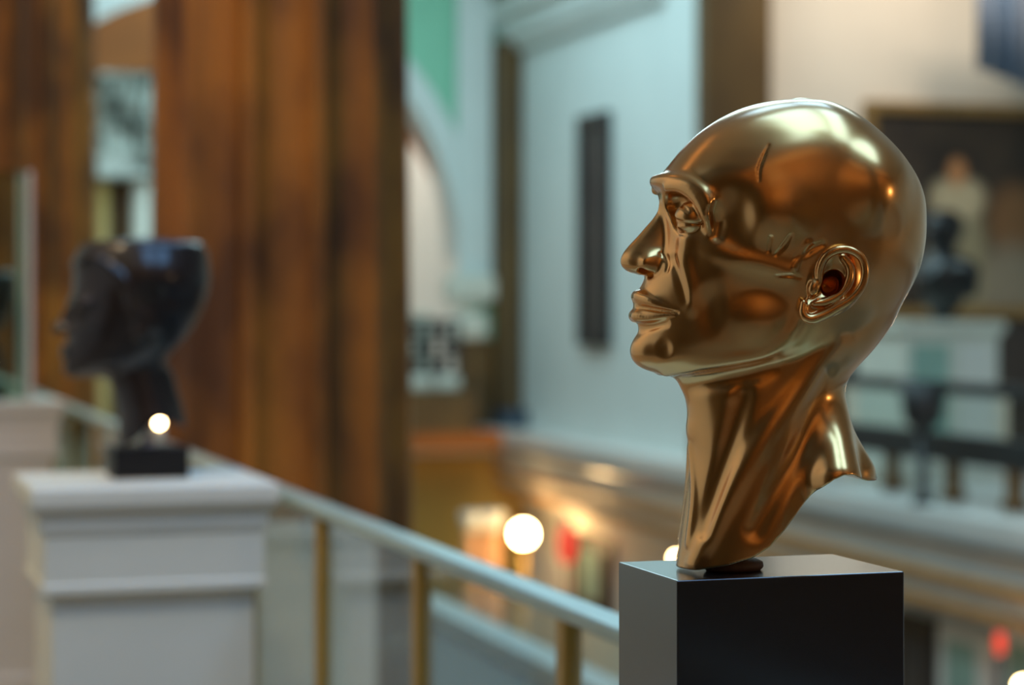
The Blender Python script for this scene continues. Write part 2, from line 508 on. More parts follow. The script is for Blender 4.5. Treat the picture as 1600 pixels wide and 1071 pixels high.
    s.ell((-178, 62, 480 - 340), (24, 32, 25), 'sub', 10)
    s.ell((-170, 86, 480 - 338), (24, 16, 20), 'sub', 10)
    s.ell(E, (24, 24, 24), 'add', 2.5)
    s.lid(E, 26.5, 3.0, -0.34, True, 4)
    s.lid(E, 26.0, -12.5, 0.03, False, 5)
    def on_eye(az, el, r):
        az, el = math.radians(az), math.radians(el)
        return E + r * np.array((-math.cos(el) * math.cos(az), math.cos(el) * math.sin(az), math.sin(el)))
    s.stroke([on_eye(-40, 40, 29), on_eye(0, 52, 29), on_eye(38, 42, 29), on_eye(66, 18, 29)], [2, 3, 3.5, 2.5], 'sub', 3)
    # hooded fold falling from the brow past the outer corner of the eye
    s.stroke([PX(1044, 293, 46), PX(1068, 294, 70), PX(1089, 310, 87), PX(1103, 336, 95), PX(1110, 362, 88)], [6, 8, 9.5, 9, 5], 'add', 9)
    s.stroke([SP(1119, 325, 4), SP(1123, 348, 3), SP(1120, 366, 4)], [4, 6, 4], 'sub', 14)
    # --- nose
    s2 = Sculpt((-290, -110), 60, (40, 180), h)
    s2.loft(rows([
        (306, 1038, 1120, 10, -170, 1.9, 2), (318, 1031, 1120, 13, -170, 1.9, 2), (330, 1027.5, 1120, 14.5, -172, 1.8, 2), (342, 1020, 1120, 17, -174, 1.75, 2),
        (356, 1008, 1120, 20, -178, 1.75, 2), (372, 994, 1120, 24, -182, 1.75, 2), (386, 981, 1120, 27.5, -186, 1.8, 2), (398, 972.5, 1120, 31, -190, 1.85, 2),
        (408, 969.5, 1120, 33, -194, 1.9, 2), (416, 971.5, 1120, 33, -196, 1.95, 2), (422, 977, 1120, 31.5, -196, 2, 2), (427, 986, 1120, 28, -196, 2, 2), (430, 998, 1120, 20, -196, 2, 2)]), 1)
    s2.ell(sag(1024, 412, 26), (22, 6, 13), 'add', 14, ang=-0.12, yaw=-0.25)
    s2.blur(2)
    w = s.win((s2.p[0] - .01, s2.q[0] - .01, s2.z[0] - .01), (s2.p[-1] + .01, s2.q[-1] + .01, s2.z[-1] + .01))
    P_, Q_, Z_ = s.p[w[0]], s.q[w[1]], s.z[w[2]]
    def resample(a, ax, x0, xs):
        i = np.clip((xs - x0) / h, 0, a.shape[ax] - 1.001); b = i.astype(int); tt = (i - b).astype(np.float32)
        sh = [1, 1, 1]; sh[ax] = -1; tt = tt.reshape(sh)
        return np.take(a, b, ax) * (1 - tt) + np.take(a, b + 1, ax) * tt
    nf_ = resample(resample(resample(s2.f, 0, s2.p[0], P_), 1, s2.q[0], Q_), 2, s2.z[0], Z_)
    s.put(w, nf_.astype(np.float32), 'add', 7)
    s.ell(sag(1012, 426, 19), (18, 9, 9), 'sub', 3, yaw=-0.3, ang=-0.08)            # nostril
    s.stroke([SP(1034, 395, 2), SP(1041, 403, 1), SP(1043, 413, 1), SP(1041, 423, 1.5)], [1.5, 3, 3, 2], 'sub', 6)
    s.stroke([SP(1050, 404, 3), SP(1058, 428, 2.5), SP(1066, 455, 2.5), SP(1069, 470, 4)], [2, 3, 3, 1.5], 'sub', 12)
    # --- mouth
    def lip(x, y, q): return PX(x, y, q)
    up = [lip(998, 464, 0), lip(1001, 464, 12), SP(1016, 470, -4), SP(1038, 479, -4), SP(1057, 487, -3)]
    s.stroke(up, [10, 10, 8, 6, 3], 'add', 5)
    lo = [lip(995, 494, 0), lip(998, 494, 13), SP(1012, 496, -4), SP(1034, 494, -4), SP(1053, 490, -3)]
    s.stroke(lo, [10.5, 10.5, 8, 6, 3], 'add', 5)
    s.stroke([lip(985, 479, 0), lip(989, 479, 13), SP(1005, 481, 0), SP(1030, 485, 0), SP(1058, 489, .5)], [3.4, 3.6, 3.8, 3.6, 2.5], 'sub', 2.5)
    s.stroke([lip(987, 516, 0), lip(995, 515, 15), SP(1018, 511, 1), SP(1038, 506, 2)], [6, 6, 5, 4], 'sub', 8)
    s.stroke([lip(986, 449, 0), lip(996, 438, 0)], 3.5, 'sub', 5)                     # philtrum
    s.ell(SP(1032, 547, 13), (15, 12, 17), 'sub', 9)
    # --- creases of the temple
    G([(1201, 226), (1193, 243), (1186, 264), (1186, 282)], [1, 2.4, 2.2, 1], -1.2, 3)
    G([(1236, 368), (1226, 384), (1212, 398)], [2, 4, 2], -0.5, 3)
    G([(1204, 372), (1201, 392)], [3, 2], -1, 4)
    G([(1285, 382), (1262, 392), (1245, 404)], [3, 6, 3], -2, 6)
    G([(1214, 432), (1236, 431), (1250, 434)], [1.5, 3, 1.5], -0.5, 3)
    s.stroke([SP(1262, 380, -4), SP(1250, 398, -4), SP(1240, 418, -3)], [5, 6, 4], 'add', 5)
    # --- ear
    tilt = 0.32
    eb = SP(1305, 440, 0)
    L = lambda x, y, l: sag(x, y, eb[1] + l)
    s.ell(L(1306, 442, 0), (42, 13, 54), 'add', 6, ang=-tilt)
    s.ell(L(1268, 486, 1), (18, 9, 19), 'add', 6, ang=-tilt)
    s.ell(L(1300, 436, 16), (31, 15, 40), 'sub', 4, ang=-tilt)
    helix = [L(1281, 446, 4), L(1281, 422, 9), L(1290, 402, 14), L(1308, 391, 18), L(1328, 391, 20), L(1345, 402, 22), L(1352, 422, 22),
             L(1347, 446, 21), L(1332, 466, 19), L(1310, 480, 15), L(1288, 492, 11), L(1266, 499, 9), L(1255, 490, 7), L(1256, 474, 5)]
    s.stroke(helix, [5.5, 6, 6.5, 6.5, 6.5, 6.5, 6.5, 6.5, 7, 7.5, 8, 8, 7, 6], 'add', 3)
    s.stroke([L(1318, 404, 12), L(1328, 420, 14), L(1326, 440, 15), L(1312, 460, 14), L(1290, 472, 12), L(1272, 474, 11)], [5, 6.5, 7, 7, 6.5, 5], 'add', 4)
    s.stroke([L(1336, 412, 17), L(1341, 426, 17), L(1336, 446, 17), L(1324, 460, 16)], [3.5, 4.5, 4.5, 3], 'sub', 2.5)
    s.ell(L(1300, 443, 0), (17, 26, 21), 'sub', 3, ang=-0.5)
    s.ell(L(1296, 446, -26), (11, 30, 14), 'sub', 4, ang=-0.5)
    s.stroke([L(1290, 452, 10), L(1275, 463, 10), L(1264, 470, 11)], [9, 7, 5], 'sub', 3)
    s.ell(L(1272, 450, 5), (9, 7, 13), 'add', 4, ang=-0.3)           # tragus
    s.stroke([L(1358, 440, 0), L(1350, 470, 0), L(1325, 490, 0), L(1295, 505, 0)], [4, 5, 5, 4], 'sub', 6)
    # --- the sweeping cut at the bottom of the neck
    cut = [(1040, 893), (1058, 893), (1090, 890), (1130, 880), (1165, 867), (1190, 850), (1215, 821), (1240, 787), (1260, 762), (1280, 744),
           (1295, 737), (1310, 737), (1330, 745), (1350, 751), (1366, 752), (1400, 752)]
    s.under([tuple(sag(x, y, 42)[[0, 2]]) for x, y in cut], 2.0)
    zi = int(np.searchsorted(s.z, -215))
    s.f[:, :, :zi] = smax(s.f[:, :, :zi], np.broadcast_to((s.p - sag(1369, 740)[0])[:, None, None], s.f[:, :, :zi].shape).astype(np.float32), 5)
    return s.mesh('bronze_head', 3)

head_me = build_bronze_head()
head_o = CAM + FWD * D_HEAD + RGT * ((X0 - 800) / F_PX * D_HEAD)
R3 = Matrix(((K, -S, 0), (-S, -K, 0), (0, 0, 1)))                 # rows: a-axis, b-axis, z
pax = RGT * ct + (-FWD) * (-st)                                   # head +p in the world
qax = RGT * st + (-FWD) * ct
HM = Matrix((( pax.x * U, qax.x * U, 0, head_o.x), (pax.y * U, qax.y * U, 0, head_o.y), (0, 0, U, head_o.z), (0, 0, 0, 1)))
head_me.transform(HM); head_me.flip_normals() if HM.determinant() < 0 else None
base_pt = Vector(at(1075, 890, d=1.772))
bust = thing('bronze_head', base_pt, 'gleaming golden bronze head of a bald man in profile on a black block', 'sculpture', None)
link('bust', head_me, 'bronze', bust)
#@@END_HEAD

# ------------------------------------------------------------------ black block under the bronze head
pl = [at(1058, 908, Y=1.58), at(1413, 898, Y=1.58)]
PX0, PX1, PY0, PY1, PZ = pl[0].x, pl[1].x, 1.58, 1.711, pl[0].z
PED_TOP = EYE - 0.362
tag(link('plinth_block', B(PX0, PX1, PY0, PY1, PED_TOP, PZ, bev=0.0012), 'black_lacquer'),
    'satin black lacquered block directly beneath the golden bronze head', 'plinth', 'black blocks under the busts')
pd = lathe([(0.0185, PZ + 0.0003), (0.0205, PZ + 0.003), (0.0200, PZ + 0.007), (0.016, PZ + 0.0095)], n=40)
c0 = at(1146, 889, d=1.765)
for v in pd.verts:
    v.co.x = c0.x + v.co.x * 1.25; v.co.y = c0.y + v.co.y * 0.85
link('base_pad', pd, 'pad', bust, True)['label'] = 'small brown oval pad under the neck'

# ------------------------------------------------------------------ white pedestals along the railing
PW0, PW1, PYF, PYD = 0.400, 0.900, 4.40, 0.45


def make_pedestal(yf):
    t = thing('pedestal', (0.65, yf + PYD / 2, 0), '', 'pedestal', 'white pedestals beside the glass railing')
    x0, x1, y0, y1 = PW0 + .045, PW1 - .045, yf + .045, yf + PYD - .045
    link('body', sq_lathe([(.012, 0.001), (.012, .12), (0, .14), (0, PED_TOP - .225)], x0, x1, y0, y1), 'white_paint', t)
    link('frieze', sq_lathe([(.010, PED_TOP - .225), (.022, PED_TOP - .215), (.022, PED_TOP - .200), (.018, PED_TOP - .195), (.018, PED_TOP - .100), (.022, PED_TOP - .095)], x0, x1, y0, y1), 'white_paint', t)
    link('cap', sq_lathe([(.022, PED_TOP - .095), (.026, PED_TOP - .080), (.024, PED_TOP - .072), (.028, PED_TOP - .062), (.040, PED_TOP - .046), (.045, PED_TOP - .036), (.045, PED_TOP - .006), (.040, PED_TOP)], x0, x1, y0, y1), 'white_paint', t)
    return t


def children(o):
    return [c for c in bpy.data.objects if c.parent == o]


def copy_tree(o, parent=None):
    kids = children(o)
    c = o.copy(); C.objects.link(c)
    if parent is not None:
        c.parent = parent; c.matrix_parent_inverse = o.matrix_parent_inverse.copy()
    for k in kids: copy_tree(k, c)
    return c

ped = make_pedestal(PYF)
ped['label'] = 'white moulded pedestal carrying the dark bronze head with cropped hair'
p1 = copy_tree(ped); p1.location.y = 1.42 + PYD / 2
p1['label'] = 'nearest white pedestal, under the black block of the golden head'
p2 = copy_tree(ped); p2.location.y = 8.5 + PYD / 2
p2['label'] = 'white pedestal under the glass case, cut off at the left edge'

# ------------------------------------------------------------------ dark head on the second pedestal
D2 = 4.62
U2 = D2 / F_PX


def build_dark_head():
    s = Sculpt((-150, 140), 100, (30, 390), 2.6)
    X2, Y2 = 215.0, 752.0
    V = lambda x, y, q=0.0: (x - X2, q, Y2 - y)
    R_ = lambda tab: [(Y2 - y, f - X2, b - X2, w, m - X2, 2.1, 2.1) for y, f, b, w, m in tab]
    s.loft(R_([(379, 205, 260, 18, 235), (381, 165, 300, 46, 232), (386, 140, 313, 62, 230), (398, 123, 322, 70, 228), (415, 117, 326, 74, 226), (440, 116, 326, 76, 225),
               (470, 114, 322, 75, 222), (500, 112, 311, 72, 218), (520, 109, 299, 68, 210), (540, 107, 284, 63, 200), (560, 106, 262, 56, 190),
               (578, 108, 240, 46, 175), (590, 116, 215, 30, 165), (596, 130, 190, 14, 160)]), 4)
    s.loft(R_([(520, 180, 285, 46, 235), (560, 172, 262, 44, 222), (590, 166, 252, 42, 215), (610, 174, 256, 43, 220), (640, 182, 270, 46, 228),
               (665, 185, 284, 50, 232), (705, 184, 300, 50, 236)]), 10)
    s.ell(V(230, 440), (96, 82, 62), 'add', 8)                       # hair mass
    s.stroke([V(118, 418, 0), V(126, 414, 40), V(150, 410, 68), V(190, 450, 78), V(205, 495, 74), V(240, 520, 66)], 4, 'add', 10)
    s.stroke([V(116, 478), V(118, 478, 30), V(132, 480, 50)], 8, 'add', 8)
    s.ell((-100, 30, 752 - 495), (16, 20, 12), 'sub', 8)
    s.ell((-88, 30, 752 - 496), (13, 13, 13), 'add', 3)
    s.stroke([V(114, 486), V(103, 508), V(94, 520)], [7, 8, 10], 'add', 6)
    s.ell(V(106, 522, 11), (12, 7, 8), 'add', 4)
    s.stroke([V(103, 549), V(106, 550, 14), V(122, 554, 24)], [6, 6, 3], 'add', 4)
    s.stroke([V(102, 561), V(106, 562, 13), V(122, 557, 24)], [6, 6, 3], 'add', 4)
    s.ell(V(116, 582), (15, 18, 14), 'add', 7)
    s.ell(V(218, 515, 70), (14, 8, 26), 'add', 4, ang=-0.25)
    s.ell(V(216, 512, 80), (7, 7, 15), 'sub', 3, ang=-0.25)
    s.stroke([V(246, 600), V(258, 635), V(276, 668)], [26, 24, 16], 'add', 12)
    s.under([(x - X2, Y2 - y) for x, y in [(160, 702), (195, 700), (215, 688), (232, 668), (245, 660), (265, 666), (292, 676), (330, 680)]], 3)
    zi = int(np.searchsorted(s.z, 150))
    s.f[:, :, :zi] = smax(s.f[:, :, :zi], np.broadcast_to((s.p - 74)[:, None, None], s.f[:, :, :zi].shape).astype(np.float32), 4)
    s.blur(1)
    return s.mesh('dark_head', 2)

dh = build_dark_head()
rd = at(215, 752, d=1.0) - CAM; rd.z = 0; rd.normalize()
ra = Vector((rd.y, -rd.x, 0))
# the head stands in the middle of its pedestal top
DO = at(228, 742, d=D2); DO.z = PED_TOP
thb = math.radians(4)
p_ = ra * math.cos(thb) + rd * math.sin(thb); q_ = ra * math.sin(thb) - rd * math.cos(thb)
DO_h = at(215, 752, d=D2); DO_h.z = PED_TOP
dh.transform(Matrix(((p_.x * U2, q_.x * U2, 0, DO_h.x), (p_.y * U2, q_.y * U2, 0, DO_h.y), (0, 0, U2, DO_h.z), (0, 0, 0, 1))))
dh.flip_normals()
BX0, BX1 = at(163, 752, d=D2).x, at(296, 752, d=D2).x
BY = DO_h.y
base2 = tag(link('plinth_block', B(BX0 + .01, BX1 - .005, BY - .065, BY + .065, PED_TOP, PED_TOP + 48 * U2, bev=.002), 'black'),
            'low black block on the second white pedestal under the dark bronze head', 'plinth', 'black blocks under the busts')
b2 = thing('dark_bronze_head', DO_h, 'dark brown bronze head with thick cropped hair on a low black block', 'sculpture')
link('bust', dh, 'dark_bronze', b2)
mt = bmesh.new(); lathe([(.022, PED_TOP + 48 * U2), (.018, PED_TOP + 54 * U2), (.010, PED_TOP + 60 * U2), (.008, PED_TOP + 82 * U2), (.012, PED_TOP + 88 * U2)],
                        at(232, 700, d=D2).x, BY, 24, mt)
link('mount', mt, 'case_edge', b2, True)['label'] = 'pale metal mount under the neck'
# third bust, inside the glass case at the left edge
b3 = copy_tree(b2); b3.location = ((ca0_ := at(45, 480, Y=8.56).x) - .185, 8.72, b2.location.z)
b3['label'] = 'dark bust inside the glass case, mostly cut off by the left edge'
bb3 = base2.copy(); C.objects.link(bb3); bb3.location = (ca0_ - .185 - DO_h.x, 8.72 - DO_h.y, 0)
bb3['label'] = 'low black block inside the glass case at the left edge'

# glass case
ca0 = at(45, 480, Y=8.56).x; cz1 = at(45, 270, Y=8.56).z
cb0 = ca0 - .40; cy0, cy1 = 8.525, 8.925
case = thing('glass_case', ((ca0 + cb0) / 2, (cy0 + cy1) / 2, PED_TOP), 'clear glass case with pale polished edges on the far left pedestal', 'display case')
for a in ((cb0, cb0 + .004, cy0, cy1), (ca0 - .004, ca0, cy0, cy1), (cb0 + .004, ca0 - .004, cy0, cy0 + .004), (cb0 + .004, ca0 - .004, cy1 - .004, cy1)):
    link('glass_pane', B(*a, PED_TOP + .001, cz1), 'glass', case)
link('glass_top', B(cb0, ca0, cy0, cy1, cz1, cz1 + .005), 'glass', case)
for ex in (cb0, ca0):
    for ey in (cy0, cy1):
        link('edge_strip', B(ex - .010, ex + .010, ey - .012, ey + .012, PED_TOP + .001, cz1 + .004, bev=.004), 'case_edge', case)

# ------------------------------------------------------------------ glass railing beside the pedestals
RX, RZ = 0.955, EYE - 0.395
rl = thing('glass_railing', (RX, 8, 0), 'glass railing with brass posts and pale cap running beside the white pedestals', 'railing')
link('top_rail', B(RX - .022, RX + .028, -1.2, 20.0, RZ - .022, RZ, bev=.006), 'rail', rl)
link('bottom_rail', B(RX - .015, RX + .015, -1.2, 20.0, .06, .10, bev=.004), 'brass', rl)
py = 3.177 * 1.1
ys = [py + .748 * i for i in range(-5, 22)]
for i, y in enumerate(ys):
    link('post', B(RX - .014, RX + .014, y - .017, y + .017, .001, RZ - .022, bev=.004), 'brass', rl)
for a, b in zip(ys, ys[1:]):
    link('glass_panel', B(RX - .004, RX + .004, a + .02, b - .02, .12, RZ - .03), 'glass', rl)

# ------------------------------------------------------------------ the fluted columns
def fluted_column(cx, cy, R, z0, z1, label, nf=12):
    t = thing('fluted_column', (cx, cy, 0), label, 'column', 'fluted brown columns along the gallery')
    n = nf * 12
    rings = []
    for z, tap in ((z0, 1.0), (1.2, .985), (2.6, 0.955), (z1, 0.90)):
        r = []
        for i in range(n):
            a = 2 * PI * (i - 6) / n - PI / 2 - .17; u = (i % 12) / 12
            dep = 0.0 if u < .13 or u > .87 else math.sqrt(max(0, 1 - ((u - .5) / .37) ** 2)) * .15 * R
            rr = (R - dep) * tap
            r.append((cx + rr * math.cos(a), cy + rr * math.sin(a), z))
        rings.append(r)
    link('shaft', loft_rings(bmesh.new(), rings), 'column', t)
    link('base', lathe([(R * 1.12, .001), (R * 1.12, .16), (R * 1.03, .20), (R * 1.0, .28), (R * 1.05, .33), (R * 1.05, .40), (R * .99, .44)], cx, cy, 64), 'column', t, True)
    link('foot_block', sq_lathe([(.02, .001), (.02, .12), (0, .14), (0, .80), (.012, .81), (.012, .86)], cx - R * 1.05, cx + .17, cy - R - .22, cy - R * 1.13), 'white_paint', t)['label'] = 'low white block at the foot'
    return t

CX, CR = 1.512, 0.462
fluted_column(CX, 7.38, CR, 0.44, 6.9, 'broad fluted brown column just behind the glass railing')
back = fluted_column(CX, -1.5, CR, 0.44, 6.9, '')
for k_ in ('label', 'category', 'group'): del back[k_]
back.name = 'rear_column'; back['kind'] = 'structure'  # unseen fluted column behind the camera, put in for reflections in the bronze
fluted_column(CX - .02, 16.2, CR, 0.44, 6.9, 'second fluted brown column, behind the glass case')

# ------------------------------------------------------------------ the hall: opposite wall, ledge, end wall
WX = 8.64            # face of the opposite wall
YE = 27.0            # end wall with the arch
YP = 20.2            # front of the brown pilaster where the opposite wall ends
LF = -4.6            # floor of the storey below
CZ = 6.9             # ceiling
Zr = lambda slope, X: EYE - slope * X / K
struct('wall_right', B(WX, WX + .5, YP + .27, YE + 6, 0, CZ), 'blue_white')
struct('trim_1', B(WX - .10, WX, YP + .27, YP + 1.25, 0, CZ), 'blue_white')
zc = Zr(-.365, WX)
prof = [(WX + .05, zc), (WX - .10, zc), (WX - .12, zc + .10), (WX - .20, zc + .16), (WX - .24, zc + .38), (WX - .36, zc + .44), (WX - .40, zc + .60), (WX + .05, zc + .62)]
struct('trim_2', extrude_y(prof, YP + .25, YE), 'green_trim' if 'green_trim' in M else 'blue_white')
L1 = 8.2
FA, FB_ = L1 + .06, L1 + .12
M['ledge'] = mat('ledge_paint', (0.66, 0.67, 0.65), 0.32, var=0.06, scale=3, coat=.4, coat_rough=.25)
ledge = [(14.2, 0), (L1, 0), (L1 - .02, -.02), (L1 - .02, Zr(.20, L1)), (L1 + .03, Zr(.212, L1 + .03)), (FA, Zr(.216, FA)),
         (FA, Zr(.246, FA)), (FB_, Zr(.25, FB_)), (FB_, Zr(.271, FB_)), (L1 + .46, Zr(.275, L1 + .46)), (14.2, Zr(.275, L1 + .46))]
struct('trim_3', extrude_y(ledge, -6, YE), 'ledge')
M['dark_line'] = mat('grey_strip', (0.16, 0.16, 0.155), .7, var=.1, scale=3)  # plain dark grey for a thin strip along the ledge front
M['gilt_line'] = mat('ochre_gilt_moulding', (0.50, 0.235, 0.045), .45, .1, var=.15, scale=4)
def strip(name, X, s0, s1, m):
    struct(name, extrude_y([(X + .06, Zr(s0, X)), (X - .012, Zr(s0, X)), (X - .03, Zr((s0 + s1) / 2, X)), (X - .012, Zr(s1, X)), (X + .06, Zr(s1, X))], -6, YE - .01), m)
strip('trim_13', L1, .204, .2115, 'dark_line')
strip('trim_14', FA, .2345, .2445, 'gilt_line')
strip('trim_15', FB_, .2595, .2695, 'gilt_line')
struct('wall_lower_right', B(L1 + .46, L1 + .9, -6, YE, LF, Zr(.275, L1 + .46)), 'cream')
struct('floor_lower', B(-4, 14.5, -6.5, YE + 8, LF - .2, LF), 'low_floor')

# brown pilaster closing the wall
xp0, xp1 = at(1101, 300, Y=YP).x, at(1206, 300, Y=YP).x
pt = thing('brown_pilaster', ((xp0 + xp1) / 2, YP + .1, 0), 'wide umber brown pilaster behind the bald bronze head', 'pilaster', 'umber brown pilasters')
link('shaft', B(xp0, xp1, YP, YP + .25, .3, CZ - .01, bev=.02), 'pilaster', pt)
link('base', B(xp0 - .05, xp1 + .05, YP - .06, YP + .25, .001, .3, bev=.02), 'pilaster', pt)
# side room wall with the large painting
YW = 20.7
struct('wall_back', B(xp0 + .1, 14.2, YW, YW + .3, 0, CZ), 'cream')
struct('trim_4', B(xp1, 14.2, YW - .06, YW, 0, 1.42), 'dark_wood')
for i, (xa, xb, ya, yb) in enumerate([(1322, 1398, 600, 682), (1500, 1568, 608, 690)]):
    a, b = at(xa, ya, Y=YW - .06), at(xb, yb, Y=YW - .06)
    zt = a.z; zb = max(b.z, .06)
    t = thing('white_wall_panel', ((a.x + b.x) / 2, YW - .06, zb), '', 'panel', 'white panels behind the far railing')
    link('frame', B(a.x - .04, b.x + .04, YW - .09, YW - .061, zb, zt + .04, bev=.008), 'white_paint', t)
    link('field', B(a.x + .04, b.x - .04, YW - .10, YW - .091, zb + .05, zt - .05), 'mat_white', t)
    t['label'] = ['white wall panel behind the far railing, nearer the golden neck', 'white wall panel behind the far railing, below the white pedestal of the seated bust'][i].replace('seated ', '')
struct('wall_far_right', B(14.2, 14.4, -6, YW + .3, 0, CZ), 'cream')

# large painting
xa = at(1346, 300, Y=YW).x; zb_, zt_ = 1.43, at(1400, 160, Y=YW).z
xb = xa + 2.6
paint = thing('large_painting', ((xa + xb) / 2, YW, (zb_ + zt_) / 2), 'large dark painting of a pale robed figure in a gilt frame', 'painting')
fr = bmesh.new()
for a in ((xa, xa + .12, zb_, zt_), (xb - .12, xb, zb_, zt_), (xa + .12, xb - .12, zt_ - .12, zt_), (xa + .12, xb - .12, zb_, zb_ + .12)):
    box(fr, a[0], a[1], YW - .12, YW - .001, a[2], a[3], .02)
link('frame', fr, 'gold', paint)


def painting_mat(cx, cz, sx, sz):
    """dark ground with soft painted patches: (centre u, centre v, radius u, radius v, colour)"""
    m = bpy.data.materials.new('oil_painting'); m.use_nodes = True
    nt = m.node_tree; b = nt.nodes['Principled BSDF']; b.inputs['Roughness'].default_value = 0.6
    tc = nt.nodes.new('ShaderNodeTexCoord')
    nz = nt.nodes.new('ShaderNodeTexNoise'); nz.inputs['Scale'].default_value = 1.7; nz.inputs['Detail'].default_value = 4
    nt.links.new(tc.outputs['Object'], nz.inputs['Vector'])
    rp = nt.nodes.new('ShaderNodeValToRGB')
    rp.color_ramp.elements[0].color = (.016, .012, .010, 1); rp.color_ramp.elements[1].color = (.045, .032, .022, 1)
    rp.color_ramp.elements[0].position = .35; rp.color_ramp.elements[1].position = .75
    nt.links.new(nz.outputs['Fac'], rp.inputs['Fac'])
    cur = rp.outputs['Color']
    for (x, z, rx, rz, col, soft) in PATCH:
        mp = nt.nodes.new('ShaderNodeMapping'); mp.vector_type = 'TEXTURE'
        mp.inputs['Location'].default_value = (x, YW - .04, z); mp.inputs['Scale'].default_value = (rx, 5, rz)
        nt.links.new(tc.outputs['Object'], mp.inputs['Vector'])
        ln = nt.nodes.new('ShaderNodeVectorMath'); ln.operation = 'LENGTH'
        nt.links.new(mp.outputs['Vector'], ln.inputs[0])
        mr = nt.nodes.new('ShaderNodeMapRange'); mr.inputs['From Min'].default_value = 1 + soft; mr.inputs['From Max'].default_value = 1 - soft
        nt.links.new(ln.outputs['Value'], mr.inputs['Value'])
        mx = nt.nodes.new('ShaderNodeMix'); mx.data_type = 'RGBA'
        nt.links.new(mr.outputs['Result'], mx.inputs['Factor'])
        nt.links.new(cur, mx.inputs['A']); mx.inputs['B'].default_value = (*col, 1)
        cur = mx.outputs['Result']
    nt.links.new(cur, b.inputs['Base Color'])
    return m


def patch(x, y, rx, ry, col, soft=.15):
    c = at(x, y, Y=YW - .04); k = (Vector((S, K, 0)).dot(c - CAM)) / F_PX
    return (c.x, c.z, rx * k * 1.05, ry * k, col, soft)
PATCH = [patch(1585, 350, 45, 60, (.20, .10, .04), .3), patch(1580, 460, 70, 75, (.26, .22, .16), .3),
         patch(1495, 415, 48, 120, (.30, .26, .16), .2), patch(1495, 310, 44, 34, (.55, .46, .30), .25),
         patch(1494, 255, 30, 28, (.02, .015, .012), .3), patch(1494, 270, 15, 22, (.52, .24, .10), .25)]
M['oil'] = painting_mat(0, 0, 1, 1)
link('canvas', B(xa + .121, xb - .121, YW - .06, YW - .002, zb_ + .121, zt_ - .121), 'oil', paint)

# tall narrow picture on the opposite wall
ya, yb = at(957, 300, X=WX).y, at(912, 300, X=WX).y
z1, z0 = at(934, 178, X=WX).z, at(934, 540, X=WX).z
tp = thing('tall_narrow_picture', (WX, (ya + yb) / 2, z0), 'tall narrow black picture on the pale blue wall', 'picture')
fr = bmesh.new()
for a in ((ya, ya + .14, z0, z1), (yb - .14, yb, z0, z1), (ya + .14, yb - .14, z1 - .12, z1), (ya + .14, yb - .14, z0, z0 + .12)):
    box(fr, WX - .10, WX - .001, a[0], a[1], a[2], a[3], .015)
link('frame', fr, 'iron', tp)
link('canvas', B(WX - .05, WX - .002, ya + .14, yb - .14, z0 + .12, z1 - .12), 'dark_canvas', tp)

# blue banner
YB = 19.4
q0, q1 = at(1527, 105, Y=YB), at(1640, 150, Y=YB)
bn = bmesh.new(); cols = []
for i in range(33):
    u = i / 32; x = q0.x + (q1.x - q0.x) * u
    yy = YB + .045 * math.sin(u * 9 * PI) + .02 * math.sin(u * 23)
    zz = q0.z + (q1.z - q0.z) * u
    cols.append((x, yy, zz))
vf = [[bn.verts.new((x, y + dy, z)) for (x, y, z) in cols] + [bn.verts.new((x, y + dy, 5.2)) for (x, y, z) in reversed(cols)] for dy in (0, .012)]
n = len(cols)
for i in range(n - 1):
    bn.faces.new((vf[0][i], vf[0][i + 1], vf[0][2 * n - 2 - i], vf[0][2 * n - 1 - i]))
    bn.faces.new((vf[1][i], vf[1][2 * n - 1 - i], vf[1][2 * n - 2 - i], vf[1][i + 1]))
for i in range(2 * n):
    j = (i + 1) % (2 * n); bn.faces.new((vf[0][i], vf[1][i], vf[1][j], vf[0][j]))
bner = thing('hanging_banner', ((q0.x + q1.x) / 2, YB, 5.2), 'blue cloth banner hanging at the upper right, above the large painting', 'banner')
link('cloth', bn, 'blue_cloth', bner, True)
rod = bmesh.new(); bmesh.ops.create_cone(rod, segments=16, radius1=.025, radius2=.025, depth=(q1.x - q0.x) + .3, cap_ends=True,
                                         matrix=Matrix.Translation(((q0.x + q1.x) / 2, YB, 5.22)) @ Matrix.Rotation(PI / 2, 4, 'Y'))
link('rod', rod, 'brass', bner, True)
for x in (q0.x + .1, q1.x - .1):
    link('cord', B(x - .006, x + .006, YB - .006, YB + .006, 5.24, CZ), 'iron', bner)

# opposite railing on its short brass stubs
FX = 8.60
fr_t = thing('far_railing', (FX, 8, 0), 'dark railing across the hall in front of the white pedestal', 'railing')
zt = Zr(.066, FX); zm0, zm1 = Zr(.137, FX), Zr(.112, FX)
link('top_rail', B(FX - .04, FX + .04, 6, YP - .02, zt - .10, zt, bev=.01), 'slate', fr_t)
link('bottom_rail', B(FX - .05, FX + .05, 6, YP - .02, zm0, zm1, bev=.01), 'slate', fr_t)
link('glass_panel', B(FX - .006, FX + .006, 6, YP - .02, zm1, zt - .10), 'far_glass', fr_t)
for x_, y_ in ((1395, 745), (1490, 772), (1586, 790)):
    yy = at(x_, y_, X=FX).y
    link('post', lathe([(.09, .001), (.11, .05), (.07, .12), (.07, zm0 - .03), (.09, zm0)], FX, yy, 20), 'pilaster', fr_t, True)

